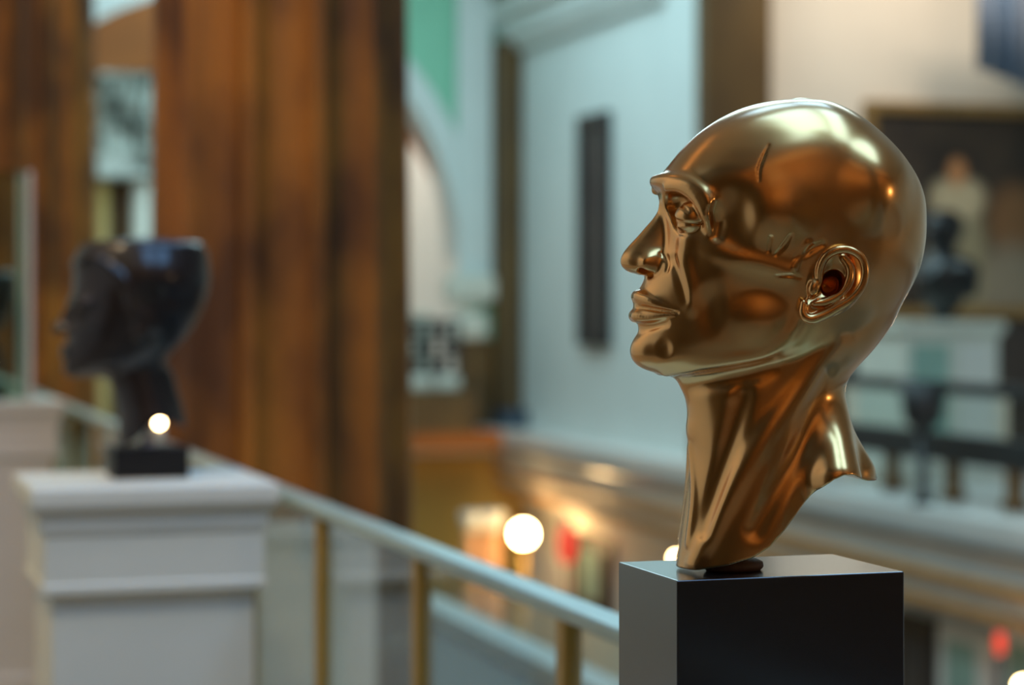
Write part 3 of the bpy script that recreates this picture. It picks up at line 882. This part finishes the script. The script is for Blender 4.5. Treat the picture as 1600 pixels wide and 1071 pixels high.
# white pedestal with the dark bust behind the far railing
YS = 17.0
a, b = at(1410, 503, Y=YS), at(1572, 503, Y=YS)
ft = thing('far_pedestal', ((a.x + b.x) / 2, YS + .4, 0), 'white panelled pedestal behind the far railing under the dark draped bust', 'pedestal')
x0, x1 = a.x + .05, b.x - .05; w = x1 - x0
link('body', sq_lathe([(.03, .001), (.03, .15), (0, .18), (0, a.z - .14)], x0, x1, YS + .05, YS + .05 + w), 'white_paint', ft)
link('cap', sq_lathe([(.005, a.z - .14), (.03, a.z - .10), (.05, a.z - .08), (.05, a.z - .01), (.04, a.z)], x0, x1, YS + .05, YS + .05 + w), 'white_paint', ft)
for k in (0, 1):
    xa_, xb_ = x0 + .07 + k * w / 2, x0 + w / 2 - .04 + k * w / 2
    link('panel', B(xa_, xb_, YS + .03, YS + .049, .25, a.z - .2, bev=.006), 'mat_green' if k == 0 else 'mat_white', ft)['label'] = 'greenish panel' if k == 0 else 'pale panel'


def build_draped_bust():
    s = Sculpt((-75, 75), 90, (0, 190), 2.6)
    # unit = one photo pixel at the far bust; p to the left of the face
    s.ell((0, 0, 148), (29, 25, 32), 'add', 3)
    s.ell((4, 0, 156), (32, 29, 28), 'add', 4)
    s.ell((-29, 0, 147), (6, 5, 8), 'add', 4)
    s.ell((-23, 0, 128), (9, 10, 7), 'add', 4)
    s.stroke([(3, 0, 132), (2, 0, 108)], [17, 20], 'add', 6)
    s.stroke([(0, 0, 88), (2, 48, 84)], [27, 20], 'add', 10)
    s.ell((-2, 0, 66), (36, 56, 46), 'add', 10)
    s.stroke([(2, 62, 82), (4, 60, 52)], [16, 12], 'add', 8)
    s.stroke([(-22, 30, 92), (-34, 0, 62), (-26, -20, 40)], [7, 8, 7], 'add', 4)
    s.ell((0, 0, 34), (22, 34, 22), 'add', 10)
    s.stroke([(0, 0, 30), (0, 0, 10)], [16, 17], 'add', 6)
    s.f = smax(s.f, np.broadcast_to((3 - s.z)[None, None, :], s.f.shape).astype(np.float32), 2)
    return s.mesh('draped_bust', 2)
db = build_draped_bust()
bc = at(1474, 500, Y=YS + .05 + w / 2); uk = (FWD.dot(bc - CAM)) / F_PX * .97
ang = math.radians(30)
pa = RGT * math.cos(ang) + FWD * -math.sin(ang) * -1; qa = RGT * math.sin(ang) - FWD * math.cos(ang)
db.transform(Matrix(((pa.x * uk, qa.x * uk, 0, bc.x), (pa.y * uk, qa.y * uk, 0, bc.y), (0, 0, uk, a.z - 2.9 * uk), (0, 0, 0, 1))))
db.flip_normals()
fb = thing('draped_bust', (bc.x, bc.y, a.z), 'dark glossy bust with draped shoulders on the white pedestal before the large painting', 'sculpture')
link('figure', db, 'far_bronze', fb)

# dark goblet-shaped stand seen through the far railing
g = at(1442, 790, X=FX - .34)
gs = thing('goblet_stand', (g.x, g.y, 0.001), 'dark goblet shaped stand on a thin stem in front of the far railing', 'stand')
dg = FWD.dot(g - CAM) / F_PX
zA, zB_, zC = at(1442, 595, d=FWD.dot(g - CAM)).z, at(1442, 655, d=FWD.dot(g - CAM)).z, at(1442, 680, d=FWD.dot(g - CAM)).z
link('bowl', lathe([(8 * dg, zC), (16 * dg, zC + 10 * dg), (30 * dg, zB_), (38 * dg, zA), (35 * dg, zA), (26 * dg, zB_ + .01), (3 * dg, zC + 16 * dg)], g.x, g.y, 32), 'slate', gs, True)
link('stem', lathe([(18 * dg, .002), (17 * dg, .03), (9 * dg, .08), (8 * dg, zC)], g.x, g.y, 24), 'slate', gs, True)

# ------------------------------------------------------------------ end wall with the big arch
arc = at(715, 400, Y=YE); acx = 4.43; aR = arc.x - acx; az = arc.z


def arch_wall(y0, y1, xl, xr, cx, cz, R, z0, z1, n=48):
    """wall slab between xl and xr with an arched opening"""
    bm = bmesh.new()
    box(bm, xl, cx - R, y0, y1, z0, z1); box(bm, cx + R, xr, y0, y1, z0, z1)
    pts = [(cx + R * math.cos(PI * i / n), cz + R * math.sin(PI * i / n)) for i in range(n + 1)]
    for (xa, za), (xb, zb) in zip(pts, pts[1:]):
        vs = [bm.verts.new(p) for p in ((xa, y0, za), (xb, y0, zb), (xb, y0, z1), (xa, y0, z1), (xa, y1, za), (xb, y1, zb), (xb, y1, z1), (xa, y1, z1))]
        for f in ((0, 1, 2, 3), (7, 6, 5, 4), (0, 4, 5, 1), (3, 2, 6, 7)): bm.faces.new([vs[i] for i in f])
    return bm


def arch_ring(y0, y1, cx, cz, R0, R1, n=48, a0=0, a1=PI):
    bm = bmesh.new(); rings = []
    for i in range(n + 1):
        a = a0 + (a1 - a0) * i / n; c, s_ = math.cos(a), math.sin(a)
        rings.append([(cx + R0 * c, y0, cz + R0 * s_), (cx + R1 * c, y0, cz + R1 * s_), (cx + R1 * c, y1, cz + R1 * s_), (cx + R0 * c, y1, cz + R0 * s_)])
    return loft_rings(bm, rings)

struct('wall_end', arch_wall(YE + .06, YE + .6, -3, WX, acx, az, aR + .30, 0, CZ), 'green')
struct('trim_5', arch_ring(YE, YE + .6, acx, az, aR, aR + .33), 'blue_white')
# pale pier, capital and foot to the right of the arch
xq0, xq1 = at(713, 300, Y=YE).x, at(758, 300, Y=YE).x
xm0, xm1 = at(690, 450, Y=YE).x, at(766, 450, Y=YE).x
pr = thing('pale_pier', ((xq0 + xq1) / 2, YE, 0), 'pale blue pier with moulded capital at the right of the far arch', 'pier')
zk1, zk0, zk2, zk3 = at(725, 430, Y=YE).z, at(725, 468, Y=YE).z, at(725, 488, Y=YE).z, at(725, 532, Y=YE).z
link('shaft', B(xq0, xm1 + .005, YE - .08, YE - .001, zk1, CZ - .01, bev=.02), 'blue_white', pr)
link('capital', sq_lathe([(-.20, zk0 - .12), (-.12, zk0 - .05), (0, zk0), (0, zk1 - .05), (-.04, zk1)], xm0, xm1, YE - .24, YE - .001), 'white_paint', pr)
link('neck_block', B(at(705, 0, Y=YE - .2).x, at(765, 0, Y=YE - .2).x, YE - .2, YE - .001, zk3, zk2, bev=.08), 'white_paint', pr)
link('lower_shaft', B(at(716, 0, Y=YE - .1).x, xm1 + .005, YE - .1, YE - .001, .001, zk3 + .02, bev=.03), 'pilaster', pr)['label'] = 'brown lower shaft'
# corner pilaster
xc0, xc1 = xm1 + .02, WX - .005
zt1, zt0 = at(780, 62, Y=YE - .35).z, at(780, 640, Y=YE - .35).z
cp = thing('corner_pilaster', ((xc0 + xc1) / 2, YE - .3, 0), 'narrow umber brown pilaster in the corner left of the pale blue wall', 'pilaster', 'umber brown pilasters')
link('shaft', B(xc0, xc1, YE - .35, YE - .02, max(zt0, .16), zt1, bev=.02), 'pilaster', cp)
link('base', B(xc0 - .01, xc1, YE - .6, YE - .02, .001, max(zt0, .16), bev=.02), 'navy', cp)['label'] = 'dark blue base block'
link('capital', sq_lathe([(0, zt1), (.03, zt1 + .08), (.10, zt1 + .16), (.12, zt1 + .42), (.02, zt1 + .5)], xc0 + .11, xc1 - .13, YE - .35, YE - .15), 'leaf', cp)
link('upper_shaft', B(xc0, xc1, YE - .4, YE - .02, zt1 + .5, CZ - .01, bev=.02), 'pilaster', cp)
# room behind the arch
YR = 33.0
struct('wall_beyond', B(-3, 12, YR, YR + .3, LF, CZ), 'cream')
sx, sR = acx - .2, 5.05
zs = at(660, 238, Y=30.5).z - math.sqrt(max(.1, sR ** 2 - (at(660, 238, Y=30.5).x - sx) ** 2))
struct('trim_6', arch_ring(30.3, 30.8, sx, zs, sR, sR + 2.4, a0=.25, a1=PI - .25), 'orange_plaster')
struct('floor_beyond', B(-3, WX, YE - .25, YR, -.35, -.001), 'stone')
# leafy capital on a pair of slim shafts, between the two columns
lc = at(193, 480, Y=24.0); kl = FWD.dot(lc - CAM) / F_PX
zl = lambda y: EYE + (HZ - y) * kl
lt = thing('leafy_capital_shafts', (lc.x, lc.y, 0), 'pale leafy capital over slim gold and white shafts between the brown columns', 'column')
for (px, r, m) in ((159, 11, 'gold_col'), (220, 14, 'white_paint')):
    cxx = at(px, 480, Y=24.0).x
    link('shaft', lathe([(r * kl * 1.3, .001), (r * kl * 1.3, .2), (r * kl, .25), (r * kl, zl(280))], cxx, 24.0, 24), m, lt, True)['label'] = 'gilt shaft' if m == 'gold_col' else 'white shaft'
link('neck_band', sq_lathe([(-.04, zl(282)), (0, zl(276)), (0, zl(250)), (.03, zl(240))], at(150, 0, Y=24).x, at(236, 0, Y=24).x, 24 - .2, 24 + .2), 'leaf', lt)
leaf = bmesh.new()
random.seed(11)
for row, (yb_, yt_, out) in enumerate([(242, 185, .10), (205, 150, .16), (165, 118, .2)]):
    for i in range(5):
        px = 156 + i * 18 + (9 if row == 1 else 0)
        if px > 236: continue
        c = at(px, 0, Y=24.0).x; hw = 10.5 * kl
        rings = []
        for j in range(9):
            u = j / 8
            wv = hw * (math.sin(PI * min(.97, .25 + .72 * u)) ** .7)
            yy = 24.0 - .2 - out * (u ** 2.2) - (.0 if u < .85 else .05)
            zz = zl(yb_) + (zl(yt_) - zl(yb_)) * (u if u < .9 else .9 - (u - .9) * .8)
            rings.append([(c - wv, yy + .03, zz), (c, yy - .03, zz), (c + wv, yy + .03, zz), (c, yy + .06, zz)])
        loft_rings(leaf, rings)
box(leaf, at(152, 0, Y=24).x, at(236, 0, Y=24).x, 23.84, 24.2, zl(244), zl(116))
link('capital', leaf, 'leaf', lt)
struct('trim_7', B(lc.x - .5, lc.x + .75, 24.3, 24.5, 0, zl(112)), 'pilaster')
ob = [(at(x, y, Y=24.2).x, at(x, y, Y=24.2).z) for x, y in ((120, 116), (262, 108), (262, -12), (225, 2), (185, 16), (150, 34), (120, 52))]
bm = bmesh.new(); loft_rings(bm, [[(x, 24.2, z) for x, z in ob], [(x, 24.9, z) for x, z in ob]])
struct('trim_8', bm, 'orange_plaster')
struct('wall_gallery_end', B(-2.99, lc.x + .9, 25.2, 25.4, zl(80), CZ), 'blue_white')

pc = at(683, 400, Y=YR); kp = FWD.dot(pc - CAM) / F_PX
sp_ = thing('small_gilt_picture', (pc.x, YR, pc.z), 'tiny gilt picture on the white wall seen through the far arch', 'picture')
link('frame', B(pc.x - 8 * kp, pc.x + 8 * kp, YR - .06, YR - .001, pc.z - 20 * kp, pc.z + 20 * kp, bev=.02), 'gold', sp_)
link('canvas', B(pc.x - 5 * kp, pc.x + 5 * kp, YR - .07, YR - .061, pc.z - 16 * kp, pc.z + 16 * kp), 'orange_plaster', sp_)
# fretwork grille under the arch, on a brown step
STEP = at(690, 612, Y=YE - .9).z
struct('trim_12', B(-3, at(742, 0, Y=YE - .8).x, YE - .9, YE - .26, -.02, STEP), 'pilaster')
fx0, fx1 = at(632, 0, Y=YE - .6).x, at(716, 0, Y=YE - .6).x
fz1, fz0 = at(670, 503, Y=YE - .6).z, at(670, 584, Y=YE - .6).z
fg = thing('fretwork_grille', ((fx0 + fx1) / 2, YE - .6, 0), 'black fretwork grille between white blocks under the far arch', 'grille')
gb = bmesh.new()
N = 4; dx = (fx1 - fx0) / N; dz = (fz1 - fz0) / 3
for i in range(N + 1): box(gb, fx0 + i * dx - .03, fx0 + i * dx + .03, YE - .63, YE - .57, fz0, fz1)
for j in range(4): box(gb, fx0, fx1, YE - .63, YE - .57, fz0 + j * dz - .03, fz0 + j * dz + .03)
for i in range(N):
    for j in range(3):
        if (i + j) % 2 == 0: box(gb, fx0 + (i + .25) * dx, fx0 + (i + .75) * dx, YE - .63, YE - .57, fz0 + (j + .25) * dz, fz0 + (j + .75) * dz)
link('lattice', gb, 'iron', fg)
for px in (652, 697):
    xx = at(px, 0, Y=YE - .6).x
    link('foot_block', B(xx - .16, xx + .16, YE - .75, YE - .45, STEP + .001, fz0 - .02, bev=.05), 'white_paint', fg)
struct('trim_9', B(fx0 - .3, fx1 + .1, YE + 1.0, YE + 1.2, 0, fz1 + .1), 'white_paint')

# storey below, at the far end
struct('wall_lower_end', B(-3, WX, YE - .3, YE, LF, -.36), 'ochre')
struct('trim_10', B(-3, xq1 + .3, YE - .9, YE - .301, -.24, -.02), 'orange_plaster')
for (px0, px1, yt, m, lab) in ((724, 748, 650, 'peach', 'slim orange column on the lower floor, left of the lit globe'), (752, 784, 745, 'peach', 'pale orange column on the lower floor nearest the lit globe')):
    c = at((px0 + px1) / 2, 700, Y=YE - 1.6); r = (px1 - px0) / 2 * FWD.dot(c - CAM) / F_PX
    t = thing('lower_column', (c.x, c.y, LF), lab, 'column', 'orange columns on the lower floor')
    zt = min(at(736, yt, Y=YE - 1.6).z, -.95)
    link('shaft', lathe([(r, LF + .3), (r, zt - .25)], c.x, c.y, 32), m, t, True)
    link('base', lathe([(r * 1.4, LF + .001), (r * 1.4, LF + .12), (r * 1.15, LF + .2), (r, LF + .3)], c.x, c.y, 32), 'white_paint', t, True)
    link('capital', lathe([(r, zt - .25), (r * 1.2, zt - .15), (r * 1.4, zt - .1), (r * 1.4, zt)], c.x, c.y, 32), 'white_paint', t, True)
# lit globes
def globe(px, py, X, r, label):
    c = at(px, py, X=X)
    t = thing('globe_lamp', (c.x, c.y, c.z), label, 'lamp', 'lit globe lamps on the lower floor')
    g_ = bmesh.new(); bmesh.ops.create_uvsphere(g_, u_segments=32, v_segments=20, radius=r, matrix=Matrix.Translation(c))
    link('globe', g_, 'lamp', t, True)
    link('collar', lathe([(r * .5, c.z - r * 1.12), (r * .55, c.z - r * .95), (r * .35, c.z - r * .9)], c.x, c.y, 24), 'brass', t, True)
    link('post', lathe([(.16, LF + .001), (.16, LF + .05), (.05, LF + .12), (.035, c.z - r * 1.12)], c.x, c.y, 20), 'brass', t, True)
    return c
gA = globe(818, 835, 8.0, .13, 'brightest lit globe lamp on a post below the pale ledge')
gB = globe(1056, 872, 8.05, .03, 'small lit lamp just left of the bronze neck base')
gC = globe(1598, 1072, 8.05, .04, 'small lit lamp in the bottom right corner')
gd = at(249, 661, d=5.6)  # small glowing ball makes a bright spot; its post is added to carry it
sl = thing('glow_spot', (gd.x, gd.y, 0), 'small glowing ball on a thin white post right under the dark bronze neck', 'lamp')
g_ = bmesh.new(); bmesh.ops.create_uvsphere(g_, u_segments=24, v_segments=16, radius=.010, matrix=Matrix.Translation(gd))
link('glow_ball', g_, 'lamp', sl, True)
link('post', lathe([(.09, .001), (.09, .015), (.012, .03), (.009, gd.z - .03), (.014, gd.z - .025), (.014, gd.z - .012)], gd.x, gd.y, 20), 'white_paint', sl, True)
# things on the lower wall
LXW = L1 + .46
def on_wall(name, x0, x1, y0, y1, label, cat, mats, group=None, t_=.08, inner=.22):
    a, b = at(x0, (y0 + y1) / 2, X=LXW), at(x1, (y0 + y1) / 2, X=LXW)
    zt, zb = at((x0 + x1) / 2, y0, X=LXW).z, max(LF + .05, at((x0 + x1) / 2, y1, X=LXW).z)
    ya, yb = min(a.y, b.y), max(a.y, b.y)
    t = thing(name, (LXW, (ya + yb) / 2, zb), label, cat, group)
    link('frame', B(LXW - t_, LXW - .001, ya, yb, zb, zt, bev=.015), mats[0], t)
    wy, wz = (yb - ya) * inner, (zt - zb) * inner * .6
    link('print' if cat == 'picture' else 'panel', B(LXW - t_ - .012, LXW - t_ - .001, ya + wy, yb - wy, zb + wz, zt - wz), mats[1], t)
on_wall('framed_print', 1478, 1556, 985, 1130, 'white framed green print on the lower wall right of the black block', 'picture', ('mat_white', 'mat_green'), 'framed prints on the lower wall')
on_wall('framed_print', 1572, 1660, 990, 1140, 'white framed print at the right edge beside the red plaque', 'picture', ('mat_white', 'mat_green'), 'framed prints on the lower wall')
on_wall('dark_doorway', 1412, 1470, 962, 1200, 'dark doorway on the lower floor just right of the black block', 'doorway', ('dark_wood', 'dark_canvas'))
on_wall('dark_doorway', 900, 962, 838, 960, 'black framed doorway with pale green opening right of the red lantern', 'doorway', ('dark_wood', 'mat_green'), t_=.05, inner=.3)


def lantern(px, py, hw, hh, X, label):
    c = at(px, py, X=X); k = FWD.dot(c - CAM) / F_PX
    t = thing('red_lantern', tuple(c), label, 'lantern', 'red lanterns on the lower floor')
    link('shade', lathe([(hw * k * .5, c.z - hh * k), (hw * k * .9, c.z - hh * k * .6), (hw * k, c.z), (hw * k * .9, c.z + hh * k * .6), (hw * k * .5, c.z + hh * k)], c.x, c.y, 28), 'red_lit', t, True)
    link('cap', lathe([(hw * k * .55, c.z + hh * k), (hw * k * .55, c.z + hh * k * 1.2), (hw * k * .2, c.z + hh * k * 1.3)], c.x, c.y, 24), 'iron', t, True)
    link('post', lathe([(.10, LF + .001), (.10, LF + .04), (.025, LF + .1), (.025, c.z - hh * k)], c.x, c.y, 16), 'iron', t, True)
lantern(886, 850, 15, 30, 8.1, 'red lantern on the lower floor right of the brightest globe')
lantern(1562, 1005, 8, 18, 8.1, 'small red lantern at the lower right between two prints')

# ------------------------------------------------------------------ our own gallery, ceiling, walls out of view
struct('floor', B(-3, 2.0, -6, YE, -.35, 0), 'floor_in')
struct('trim_11', extrude_y([(2.0, -.5), (2.0, -.02), (2.45, -.02), (2.72, .0), (2.86, .02), (2.86, -.2), (2.6, -.5)], -6, YE), 'slate_stone')
struct('trim_16', extrude_y([(2.80, .015), (2.80, .10), (2.95, .10), (2.97, 0.02), (2.9, -.2), (2.86, -.2)], -6, YE), 'stone')
struct('wall_left', B(-3.2, -3, .9, YR, 0, CZ), 'cream')
struct('wall_left_rear', B(-3.25, -2.95, -6.2, .9, 0, CZ), 'pilaster')
struct('wall_rear', B(-3.2, 14.4, -6.4, -6.2, LF, CZ), 'pilaster')
struct('wall_lower_left', B(-3.2, -3, -6.2, YR, LF, -.35), 'cream')
cb = bmesh.new()
SKY = [(0.0, 2.1, -2.4, 3.2), (2.4, 4.2, -2.4, 3.2), (0.9, 2.4, 4.6, 6.4), (2.7, 4.2, 4.6, 6.4), (2.6, 7.6, 8.0, 14.0), (2.6, 7.6, 16.0, 25.0)]
SKX0, SKX1 = 0.0, 7.6
box(cb, -3.2, SKX0, -6.4, YR + .3, CZ, CZ + .3); box(cb, SKX1, 14.4, -6.4, YR + .3, CZ, CZ + .3)
for a in ((SKX0, SKX1, -6.4, -2.4), (SKX0, SKX1, 3.2, 4.6), (SKX0, SKX1, 6.4, 8), (SKX0, SKX1, 14, 16), (SKX0, SKX1, 25, YR + .3), (2.1, 2.4, -2.4, 3.2), (4.2, SKX1, -2.4, 3.2), (SKX0, .9, 4.6, 6.4), (2.4, 2.7, 4.6, 6.4), (4.2, SKX1, 4.6, 6.4), (SKX0, 2.6, 8, 14), (SKX0, 2.6, 16, 25)):
    box(cb, *a, CZ, CZ + .3)
struct('ceiling', cb, 'cream')
#@@LIGHT
# ------------------------------------------------------------------ light
def area(name, loc, size, col, power, rot=(0, 0, 0)):
    l = bpy.data.lights.new(name, 'AREA'); l.shape = 'RECTANGLE'; l.size, l.size_y = size; l.color = col; l.energy = power
    o = bpy.data.objects.new(name, l); C.objects.link(o); o.location = loc; o.rotation_euler = rot
    return o


def spot(name, loc, target, col, power, deg=70, blend=.7, rad=.06):
    l = bpy.data.lights.new(name, 'SPOT'); l.color = col; l.energy = power; l.spot_size = math.radians(deg); l.spot_blend = blend; l.shadow_soft_size = rad
    o = bpy.data.objects.new(name, l); C.objects.link(o); o.location = loc
    o.rotation_euler = (Vector(target) - Vector(loc)).to_track_quat('-Z', 'Y').to_euler()
    return o


def point(name, loc, col, power, rad=.1):
    l = bpy.data.lights.new(name, 'POINT'); l.color = col; l.energy = power; l.shadow_soft_size = rad
    o = bpy.data.objects.new(name, l); C.objects.link(o); o.location = loc
    return o

SKYBLUE = (0.25, 0.54, 1.0); DAY = (0.55, 0.83, 0.90); WARM = (1.0, 0.52, 0.17); WARM2 = (1.0, 0.66, 0.36)
for i, (x0, x1, y0, y1) in enumerate(SKY):
    area('skylight', ((x0 + x1) / 2, (y0 + y1) / 2, CZ + .05), (x1 - x0, y1 - y0), (SKYBLUE, SKYBLUE, SKYBLUE, SKYBLUE, DAY, DAY)[i], (x1 - x0) * (y1 - y0) * PI * (6.0, 6.0, 6.0, 6.0, 4.0, 4.3)[i])
# warm spots over the balcony
for (x, y, tx, ty, tz, p) in ((-1.2, 3.6, 1.2, 7.3, 2.0, 520), (-1.2, 11.5, 1.2, 16.0, 2.5, 400), (-1.5, 4.8, .6, 4.5, 1.3, 40)):
    spot('gallery_spot', (x, y, 5.6), (tx, ty, tz), WARM, p, 70, .7, .6)
for y, c_, p_w in ((2.6, (1, .70, .38), 290), (5.0, (1, .72, .42), 300), (8.5, (1.0, .86, .68), 250), (13, (1.0, .86, .68), 250)):
    spot('gallery_wash', (-.4, y, 6.3), (-3, y, 2.0), c_, p_w, 85, .7, .18)
area('rear_wall_wash', (-.9, -3.9, 5.4), (4.0, 1.2), (1, .64, .26), 190, (math.radians(-68), 0, 0))  # unseen area light, added so the bronze reflects a warm rear wall
area('rear_hall_wash', (6.0, -3.9, 5.4), (5.0, 1.2), (1, .62, .28), 150, (math.radians(-68), 0, 0))  # added out of view, warms what the back of the bronze head reflects
point('rim_light', at(1700, 660, X=8.0), WARM2, 20, .15)  # unseen light added for a warm rim along the bronze's back edge
spot('pedestal_fill', (-.9, 2.9, 4.3), (.65, 4.6, 1.0), (1, .80, .50), 240, 42, .7, .25)  # unseen warm fill added to offset the blue skylight on the pedestals
point('hall_lamp', (4.6, -1.6, 1.75), WARM2, 50, .10)
# wall washers in the side room
for x in (9.9, 11.0):
    spot('wall_washer', (x, 18.2, 6.3), (x + .5, YW, 3.0), (1, .80, .60), 215, 105, .8, .2)
# room behind the arch
area('beyond_light', (5.5, 31.5, 6.2), (6, 1.5), (1.0, .9, .8), 260)
# lower floor lamps under the opposite ledge
for c, p in ((gA, 8), (gB, 3), (gC, 4)):
    point('globe_glow', (c.x + .28, c.y - .15, c.z + .15), WARM, p, .12)
for y in (8, 14, 20):
    point('lower_lamp', (7.2, y, -3.3), WARM2, 14, .2)
w = bpy.data.worlds.new('hall_air'); sc.world = w; w.use_nodes = True
w.node_tree.nodes['Background'].inputs['Color'].default_value = (.5, .75, .9, 1)
w.node_tree.nodes['Background'].inputs['Strength'].default_value = 0.3

# ------------------------------------------------------------------ camera
cam = bpy.data.cameras.new('camera'); co = bpy.data.objects.new('camera', cam); C.objects.link(co)
co.location = CAM; co.rotation_euler = (PI / 2, 0, -YAW)
cam.sensor_fit = 'HORIZONTAL'; cam.sensor_width = 23.6; cam.lens = F_PX / 1600 * 23.6
cam.shift_y = -(535.5 - HZ) / 1600
cam.clip_start = .05; cam.clip_end = 200
cam.dof.use_dof = True; cam.dof.focus_distance = 1.735; cam.dof.aperture_fstop = 2.7; cam.dof.aperture_blades = 0
sc.camera = co
sc.view_settings.view_transform = 'Standard'; sc.view_settings.look = 'None'
sc.view_settings.exposure = 0.0; sc.view_settings.gamma = 1.0; sc.view_settings.use_curve_mapping = False
sc.cycles.use_denoising = True
sc.cycles.max_bounces = 8; sc.cycles.sample_clamp_indirect = 8
